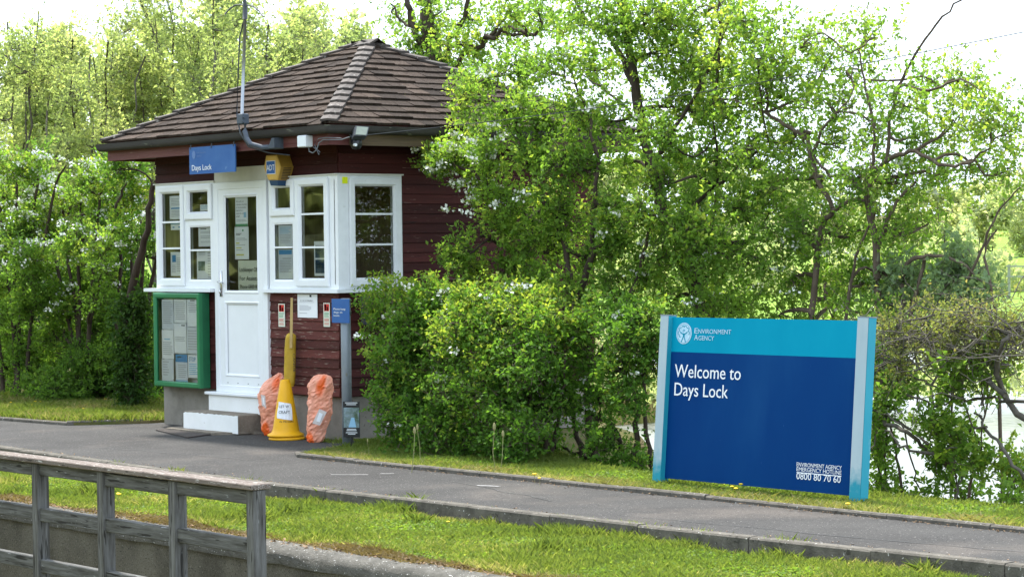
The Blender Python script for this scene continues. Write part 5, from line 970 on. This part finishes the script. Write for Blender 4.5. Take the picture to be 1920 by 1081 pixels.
# dark-limbed tree rising behind the roof peak
Y5 = 5.2
h = Plant('old_tree', 'old tree with dark ivied limbs rising behind the right slope of the roof', 'tree', PY(830, 770, Y5) * V3(1, 1, 0), 'leaf_hawthorn', 'bark_dark', None, 46)
for pts, r0, r1 in ((((850, 770), (840, 500), (830, 250), (812, 100), (800, 20), (790, -40)), .16, .08), (((815, 120), (780, 60), (765, 10), (750, -30)), .06, .03), (((825, 170), (880, 90), (940, 60), (1000, 60)), .05, .02), (((820, 140), (850, 60), (880, -20)), .05, .025), (((800, 60), (760, 40), (735, 10)), .025, .012), (((900, 80), (960, 20), (990, -30)), .025, .01)): h.limb([PY(a, b, Y5) for a, b in pts], r0, r1, 8, .03)
for px, py, w, hh, d in ((745, 30, 30, 26, .4), (760, 90, 34, 26, .55), (800, 60, 26, 34, .6), (830, 20, 34, 26, .6), (850, 90, 40, 30, .7), (885, 40, 40, 30, .6), (900, 105, 40, 30, .7), (940, 60, 44, 30, .6), (950, 20, 40, 24, .5), (990, 70, 40, 34, .6), (1010, 20, 40, 24, .5), (830, 130, 40, 28, .7), (790, 110, 26, 26, .5), (870, 150, 40, 26, .7), (1040, 60, 40, 34, .6)): CL(h, px, py, Y5 + random.uniform(-.6, .6), w, hh, d * .8, depth=.5, tint=.5 + random.uniform(-.15, .2), size=.055, spread=.12, nsh=8)
h.done()
# trees and fence on the far bank ------------------------------------------------------------
def far_tree(lb, seed, px, Z, top, hw, leafm='leaf_far_hazed', n=2600, grp='trees far across the water', size=.42, tint=.5):
    b = Q(px, 560, Z); b[2] = .0; zt = Q(px, top, Z)[2]; R_ = hw / F * Z; h = Plant('tree', lb, 'tree', b, leafm, 'bark_grey', grp, seed); rg = h.rg
    h.limb([b + V3(0, 0, -.4), b + V3(.1, 0, zt * .4), b + V3(-.1, .1, zt * .85)], .04 + .006 * zt, .02, 6, .03); N = 16
    for i in range(N):
        u = unit(rg.normal(size=3)); c = b + V3(0, 0, zt * .56) + rr * u[0] * R_ * .8 + ff * u[1] * R_ * .8 + V3(0, 0, u[2] * zt * .36)
        h.clump(c, (R_ * .42, R_ * .42, zt * .15), 12, n // N // 12 // 4 + 4, size, tint + rg.uniform(-.25, .25), 4, 0, size * 1.2, spread=size * .5, twig=0, br=.04, dt=.15)
    h.done()
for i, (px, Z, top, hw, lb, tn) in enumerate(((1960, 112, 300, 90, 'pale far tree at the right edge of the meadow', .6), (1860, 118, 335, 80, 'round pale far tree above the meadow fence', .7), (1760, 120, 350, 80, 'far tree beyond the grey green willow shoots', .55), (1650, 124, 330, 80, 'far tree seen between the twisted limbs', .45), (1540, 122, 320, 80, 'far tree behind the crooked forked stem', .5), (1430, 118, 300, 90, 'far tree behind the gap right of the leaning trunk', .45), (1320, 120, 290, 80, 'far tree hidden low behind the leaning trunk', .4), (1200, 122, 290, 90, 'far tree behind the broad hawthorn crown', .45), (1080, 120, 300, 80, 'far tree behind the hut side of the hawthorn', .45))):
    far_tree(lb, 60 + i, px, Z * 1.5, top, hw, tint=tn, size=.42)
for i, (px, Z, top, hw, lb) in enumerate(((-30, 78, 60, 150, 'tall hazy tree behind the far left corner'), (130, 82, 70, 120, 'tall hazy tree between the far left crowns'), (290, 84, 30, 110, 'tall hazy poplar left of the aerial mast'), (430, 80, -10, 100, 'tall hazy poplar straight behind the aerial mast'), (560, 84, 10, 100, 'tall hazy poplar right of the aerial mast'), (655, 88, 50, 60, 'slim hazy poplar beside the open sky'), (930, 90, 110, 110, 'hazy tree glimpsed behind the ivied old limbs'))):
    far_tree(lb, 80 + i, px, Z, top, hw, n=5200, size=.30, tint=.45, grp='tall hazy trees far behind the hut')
mb = MB(); Zf = 92
t = thing('meadow_fence', 'short grey timber rail fence in the bright far meadow', 'fence', Q(1905, 530, Zf) * V3(1, 1, 0))
for i, px in enumerate((1892, 1925, 1958, 1991)):
    b, tp = Q(px, 529, Zf), Q(px, 496, Zf); mb = MB(); mb.box(b[0] - .04, b[0] + .04, b[1] - .04, b[1] + .04, -.1, tp[2]); mb.build('post', 'far_timber', t)
for py in (499, 518):
    a, b = Q(1890, py, Zf), Q(1993, py, Zf); mb = MB(); mb.hexa([a + V3(0, -.08, -.03), b + V3(0, -.08, -.03), b + V3(0, -.12, -.03), a + V3(0, -.12, -.03), a + V3(0, -.08, .03), b + V3(0, -.08, .03), b + V3(0, -.12, .03), a + V3(0, -.12, .03)]); mb.build('rail', 'far_timber', t)
def fz(px, Z, z): p = Q(px, 560, Z); p[2] = z; return p
mb = MB(); mb.face([fz(-900, 56.5, -.095), fz(2800, 56.5, -.095), fz(2800, 108, -.095), fz(-900, 108, -.095)]); mb.face([fz(-900, 108, -.095), fz(2800, 108, -.095), fz(2800, 420, 6.2), fz(-900, 420, 6.2)]); struct(mb, 'meadow', 'meadow')
rg = np.random.default_rng(5)
n = 16000; pxs_ = rg.uniform(850, 2050, n); Zr = rg.uniform(100, 106, n); c = np.stack([Q(p, 560, z) for p, z in zip(pxs_, Zr)]); c[:, 2] = rg.uniform(0, 1, n) ** 1.3 * (2.0 + .9 * np.sin(pxs_ / 31) + .5 * np.sin(pxs_ / 11))
v, q = leaves(c, unit(rg.normal(size=(n, 3)) + V3(0, 0, .5)), rg.uniform(.18, .36, n), rg, .6); o = big_mesh('undergrowth', v, q, rg.uniform(.1, .9, n), 'leaf_far_hazed'); o['kind'] = 'stuff'
n = 15000; u = rg.uniform(0, 1, n); c = V3(-60, -14, 0) + u[:, None] * V3(74, -26, 0) + rg.normal(size=(n, 3)) * V3(2, 2, 0); c[:, 2] = rg.uniform(0, 1, n) ** .8 * (8 + 2.5 * np.sin(u * 31) + 1.5 * np.sin(u * 67))
v, q = leaves(c, unit(rg.normal(size=(n, 3))), rg.uniform(.6, 1.1, n), rg, .8); o = big_mesh('unseen_woods', v, q, rg.uniform(.2, .8, n), 'leaf_far_hazed'); o['kind'] = 'stuff'  # unseen tree row across the lock, added for the pane reflections
o = None
rows = []                      # low riverside growth along the far bank
n = 30000; pxs_ = rg.uniform(900, 2300, n); Zr = rg.uniform(56, 60, n); c = CAM + ray(0, 0) * 0 + np.stack([Q(p, 560, z) for p, z in zip(pxs_, Zr)]); c[:, 2] = -.2 + rg.uniform(0, 1, n) ** 1.6 * (.8 + .5 * np.sin(pxs_ / 23))
v, q = leaves(c, unit(rg.normal(size=(n, 3)) + V3(0, 0, .8)), rg.uniform(.05, .13, n), rg, .5); o = big_mesh('undergrowth', v, q, rg.uniform(.2, .8, n), 'leaf_far_hazed'); o['kind'] = 'stuff'

# grass, clover, flowers and litter --------------------------------------------------------------
def inside(p, poly):
    x, y = p[:, 0], p[:, 1]; c = np.zeros(len(p), bool); j = len(poly) - 1
    for i in range(len(poly)):
        (xi, yi), (xj, yj) = poly[i], poly[j]; k = ((yi > y) != (yj > y)) & (x < (xj - xi) * (y - yi) / (yj - yi + 1e-12) + xi); c ^= k; j = i
    return c
def nz(p, s, ph): return (np.sin(p[:, 0] * s + ph) + np.sin(p[:, 1] * s * 1.3 + ph * 2) + np.sin((p[:, 0] + p[:, 1]) * s * .7 + ph * 3) + np.sin((p[:, 0] * .6 - p[:, 1]) * s * 1.9 + ph)) / 4
def scatter(poly, dens, rg):
    a = np.array(poly); lo, hi_ = a.min(0), a.max(0); n = int(np.prod(hi_ - lo) * dens); p = rg.uniform(lo, hi_, (n, 2)); return p[inside(p, poly)]
TUFT = []
def grass(poly, dens, zf, hmin, hmax, tintf, m, seed, wdt=.0045, lean=.55, pts=None):
    rg = np.random.default_rng(seed); p = scatter(poly, dens, rg) if pts is None else pts; n = len(p); z = zf(p); h = rg.uniform(hmin, hmax, n) * (1 + .5 * nz(p, 5, seed)); b = np.c_[p, z]
    a = rg.uniform(0, 6.28, n); wd = np.c_[np.cos(a), np.sin(a), np.zeros(n)] * (wdt * rg.uniform(.7, 1.4, n))[:, None]; ln = np.c_[rg.normal(size=(n, 2)) * lean, np.ones(n)]
    md = b + ln * V3(.35, .35, .6) * h[:, None]; tip = b + ln * h[:, None]
    v = np.stack([b - wd, b + wd, md + wd * .7, tip, md - wd * .7], 1).reshape(-1, 3); o = big_mesh('grass', v, np.arange(5 * n).reshape(n, 5), np.clip(tintf(p) + rg.normal(size=n) * .18, 0, 1), m); o['kind'] = 'stuff'
LAWN = [(-1, -2.93), (3.2, -3.13), (7.66, -3.0), (10.67, -2.81), (13.5, -2.66)] + [(x, -4.22 + .05 * math.sin(x * 2.1) + .03 * math.sin(x * 5.7)) for x in np.arange(13.5, -1, -.15)]
zl = lambda p: ground_z(p[:, 0], p[:, 1]) - .004
edge = lambda p: np.clip(1 - np.abs(p[:, 1] + 4.40) / .38, 0, 1) + .8 * np.clip(1 - np.abs(p[:, 1] - kerb_y(p[:, 0]) + .1) / .14, 0, 1)
grass(LAWN, 7500, zl, .020, .058, lambda p: .42 + .45 * nz(p, 2.6, 1) + .5 * edge(p), 'grass_blade', 1)
def wavy(y0, a, ph): return [(x, y0 + a * (math.sin(x * 2.1 + ph) + .6 * math.sin(x * 5.3 + ph * 2))) for x in np.arange(-1, 13.6, .15)]
grass(wavy(-4.17, .045, 1) + [(13.5, -4.42), (-1, -4.42)], 6500, zl, .015, .04, lambda p: .45 + .4 * nz(p, 3, 4), 'grass_dead', 2, lean=1.3)
grass([(x, kerb_y(x) - .09) for x in np.arange(-1, 13.6, .3)] + [(x, kerb_y(x) - .17 - .05 * math.sin(x * 3)) for x in np.arange(13.5, -1, -.3)], 5200, zl, .012, .035, lambda p: .35 + .4 * nz(p, 3, 2), 'grass_dead', 12, lean=1.3)
rt = np.random.default_rng(9)
for k in range(46):
    x0 = rt.uniform(0, 12.5); y0 = rt.choice([rt.uniform(-4.2, -3.2), kerb_y(x0) - .12]); r_ = rt.uniform(.03, .09)
    TUFT.append((x0, y0, r_))
q_ = np.concatenate([rt.normal(size=(int(5200 * r_ * r_ * 12) + 14, 2)) * r_ + (x0, min(y0, kerb_y(x0) - .1)) for x0, y0, r_ in TUFT]); TP = [q_]
grass(None, 0, zl, .045, .10, lambda p: .40 + .3 * nz(p, 4, 2), 'grass_blade', 13, .004, .5, pts=q_)
def clover(poly, dens, zf, th, seed, m='clover', size=.022, hh=.035):
    rg = np.random.default_rng(seed); p = scatter(poly, dens, rg); p = p[(nz(p, 3.1, seed * 1.7) + rg.normal(size=len(p)) * .12) > th]; n = len(p); c = np.c_[p, zf(p) + rg.uniform(.008, hh, n)]
    v, q = leaves(c, unit(rg.normal(size=(n, 3)) * V3(1, 1, .35)), rg.uniform(.6, 1.3, n) * size, rg, .8, 1.6, .1); o = big_mesh('clover', v, q, np.clip(.5 + .3 * nz(p, 6, 2) + rg.normal(size=n) * .2, 0, 1), m); o['kind'] = 'stuff'
clover([(-1, -2.95), (3.2, -3.17), (7.66, -3.04), (13.5, -2.7), (13.5, -4.22), (-1, -4.22)], 5200, zl, -.02, 3)
zv = lambda p: np.where((p[:, 0] < -3.5), .028, -.004)
VG = [(1.12, -1.24), (1.34, -1.37), (15, -1.37), (15, -.42), (4.2, -.26), (2.3, .8), (.12, .6), (.12, .03), (.42, -.02), (.80, -.66)]
vt = lambda p: .42 + .4 * nz(p, 2.2, 3) + .35 * np.clip(1 - np.abs(p[:, 1] + 1.36) / .2, 0, 1)
grass(VG, 4600, zv, .018, .055, vt, 'grass_blade', 5)
grass([(1.12, -1.26), (1.34, -1.40), (12, -1.40), (12, -1.1), (1.4, -1.0), (.80, -.66)], 1500, zv, .03, .07, lambda p: .4 + .4 * nz(p, 3, 1), 'grass_dry', 6, lean=.9)
clover([(1.3, -1.3), (12, -1.3), (12, -.5), (1.3, -.3)], 2200, zv, .1, 7, size=.026, hh=.028)
BG = [(-9, -1.16), (-5.6, -.92), (-4.10, -.79), (-3.72, -.07), (-3.72, 1.6), (-9, 2.2)]
grass(BG, 3600, zv, .04, .10, lambda p: .40 + .35 * nz(p, 2, 3), 'grass_blade', 8); grass(BG, 700, zv, .04, .10, lambda p: .5 + .3 * nz(p, 2, 3), 'grass_dry', 9)
n = 2600; xx = rg.uniform(-1, 13, n); p = np.c_[xx, np.where(rg.random(n) < .5, kerb_y(xx) - .10 - np.abs(rg.normal(size=n)) * .035, -4.40 + rg.normal(size=n) * .05)]; c = np.c_[p, ground_z(p[:, 0], p[:, 1]) + .012]; c[p[:, 1] < -4.33, 2] = -.168
v, q = leaves(c, unit(rg.normal(size=(n, 3)) * V3(1, 1, .15)), rg.uniform(.012, .04, n), rg, .5, 2.5); o = big_mesh('leaf_litter', v, q, rg.random(n), 'litter'); o['kind'] = 'stuff'
def place(o, loc, rz, s=1.):          # a copy of a thing with its parts
    c = o.copy(); COL.objects.link(c); c.location = loc; c.rotation_euler = (0, 0, rz); c.scale = (s, s, s)
    for ch in o.children:
        d = ch.copy(); COL.objects.link(d); d.parent = c
    return c
t = thing('dandelion', 'yellow dandelion flower in the short grass', 'flower', (0, 0, 0), 'dandelions in the grass'); ROOTM[t.name] = np.eye(4)
mb = MB(); mb.tube([(0, 0, 0), (.006, 0, .04), (0, .005, .085)], .0025, 5); mb.build('stem', 'stalk', t)
mb = MB(); mb.lathe((0, .005, .082), [(.004, 0), (.021, .008), (.023, .013), (.012, .018), (0, .019)], 10); mb.build('flower_head', 'dandelion', t)
spots = [(545, 930, 0), (1012, 903, 1), (1003, 899, 1), (1372, 921, 1), (1389, 918, 1), (1381, 926, 1), (1590, 957, 1), (20, 757, 2), (66, 757, 2), (76, 756, 2), (60, 764, 2), (156, 770, 2), (198, 752, 2), (224, 938, 0), (221, 932, 0), (840, 985, 0)]
for i, (px, py, w_) in enumerate(spots):
    p = PZ(px, py + 6, (-.14, 0, .03)[w_]); o = t if i == 0 else place(t, p, i * 1.7, random.uniform(.6, .9))
    if i == 0: t.location = p
    o['label'] = ('yellow dandelion flower in the grass strip below the kerb', 'yellow dandelion flower on the verge before the hedge and board', 'yellow dandelion flower in the grass left of the hut')[w_]; o['group'] = ('dandelions in the lower grass', 'dandelions on the verge', 'dandelions left of the hut')[w_]
t = thing('plantain', 'tall dry seed stalk standing beside the verge kerb', 'weed', (0, 0, 0), 'tall seed stalks on the verge'); ROOTM[t.name] = np.eye(4)
mb = MB(); mb.tube([(0, 0, 0), (.02, .01, .16), (.01, .03, .34)], [.004, .0035, .003], 5); mb.build('stem', 'stalk', t)
mb = MB(); mb.lathe((.01, .03, .33), [(.003, 0), (.012, .015), (.013, .04), (.006, .06), (0, .065)], 8); mb.build('seed_head', 'stalk', t)
for i, (px, py, s_) in enumerate(((772, 885, 1.0), (788, 868, .9), (929, 885, 1.1), (938, 888, .95), (692, 862, .5))):
    p = PZ(px, py, 0.); o = t if i == 0 else place(t, p, i * 2.1, s_)
    if i == 0: t.location = p
    o['label'] = ('tall pale seed stalk nearest the pole leaning over the verge kerb', 'second seed stalk bending towards the clipped hedge', 'tall seed stalk before the foot of the hedge', 'seed stalk close beside another below the hedge', 'short seed stalk in the worn grass near the pole')[i]

n = 1500; xx = rg.uniform(-5, 13, n); up = rg.random(n) < .7; p = np.c_[xx, np.where(up, -1.465 - np.abs(rg.normal(size=n)) * .05, kerb_y(xx) + .03 + np.abs(rg.normal(size=n)) * .04)]; k = (xx > 1.4) | ~up; p = p[k]; n = len(p); c = np.c_[p, np.full(n, .006)]
v, q = leaves(c, unit(rg.normal(size=(n, 3)) * V3(1, 1, .12)), rg.uniform(.008, .026, n), rg, .5, 3); o = big_mesh('leaf_litter', v, q, rg.random(n), 'litter'); o['kind'] = 'stuff'
mb = MB()
for (p0, p1) in (((7.0, -2.6), (11.5, -2.15)), ((-1.5, -2.2), (1.4, -1.9)), ((4.2, -1.9), (6.0, -2.3))):
    k = 26; t_ = np.linspace(0, 1, k); pts = np.array(p0) + (np.array(p1) - np.array(p0)) * t_[:, None] + np.cumsum(rg.normal(size=(k, 2)) * .012, 0)
    for a, b in zip(pts[:-1], pts[1:]):
        d = (b - a) / np.linalg.norm(b - a); q_ = np.array([-d[1], d[0]]) * rg.uniform(.003, .007); mb.face([(*(a - q_), .003), (*(b - q_), .003), (*(b + q_), .003), (*(a + q_), .003)])
o = mb.build('path_crack', 'dark_seal'); o['kind'] = 'structure'
for i, (x0, y0, w_, h_, m_) in enumerate(((5.64, -1.0, .20, .12, 'grass_blade'), (7.80, -1.0, .22, .12, 'grass_blade'), (.02, -.16, .30, .14, 'grass_blade'), (1.3, -1.32, .5, .1, 'grass_dry'))):
    grass([(x0 - .05, y0 - h_), (x0 + w_, y0 - h_), (x0 + w_, y0 + h_), (x0 - .05, y0 + h_)], 1800, zv, .02, .05, lambda p: .45 + .3 * nz(p, 4, 2), m_, 30 + i)
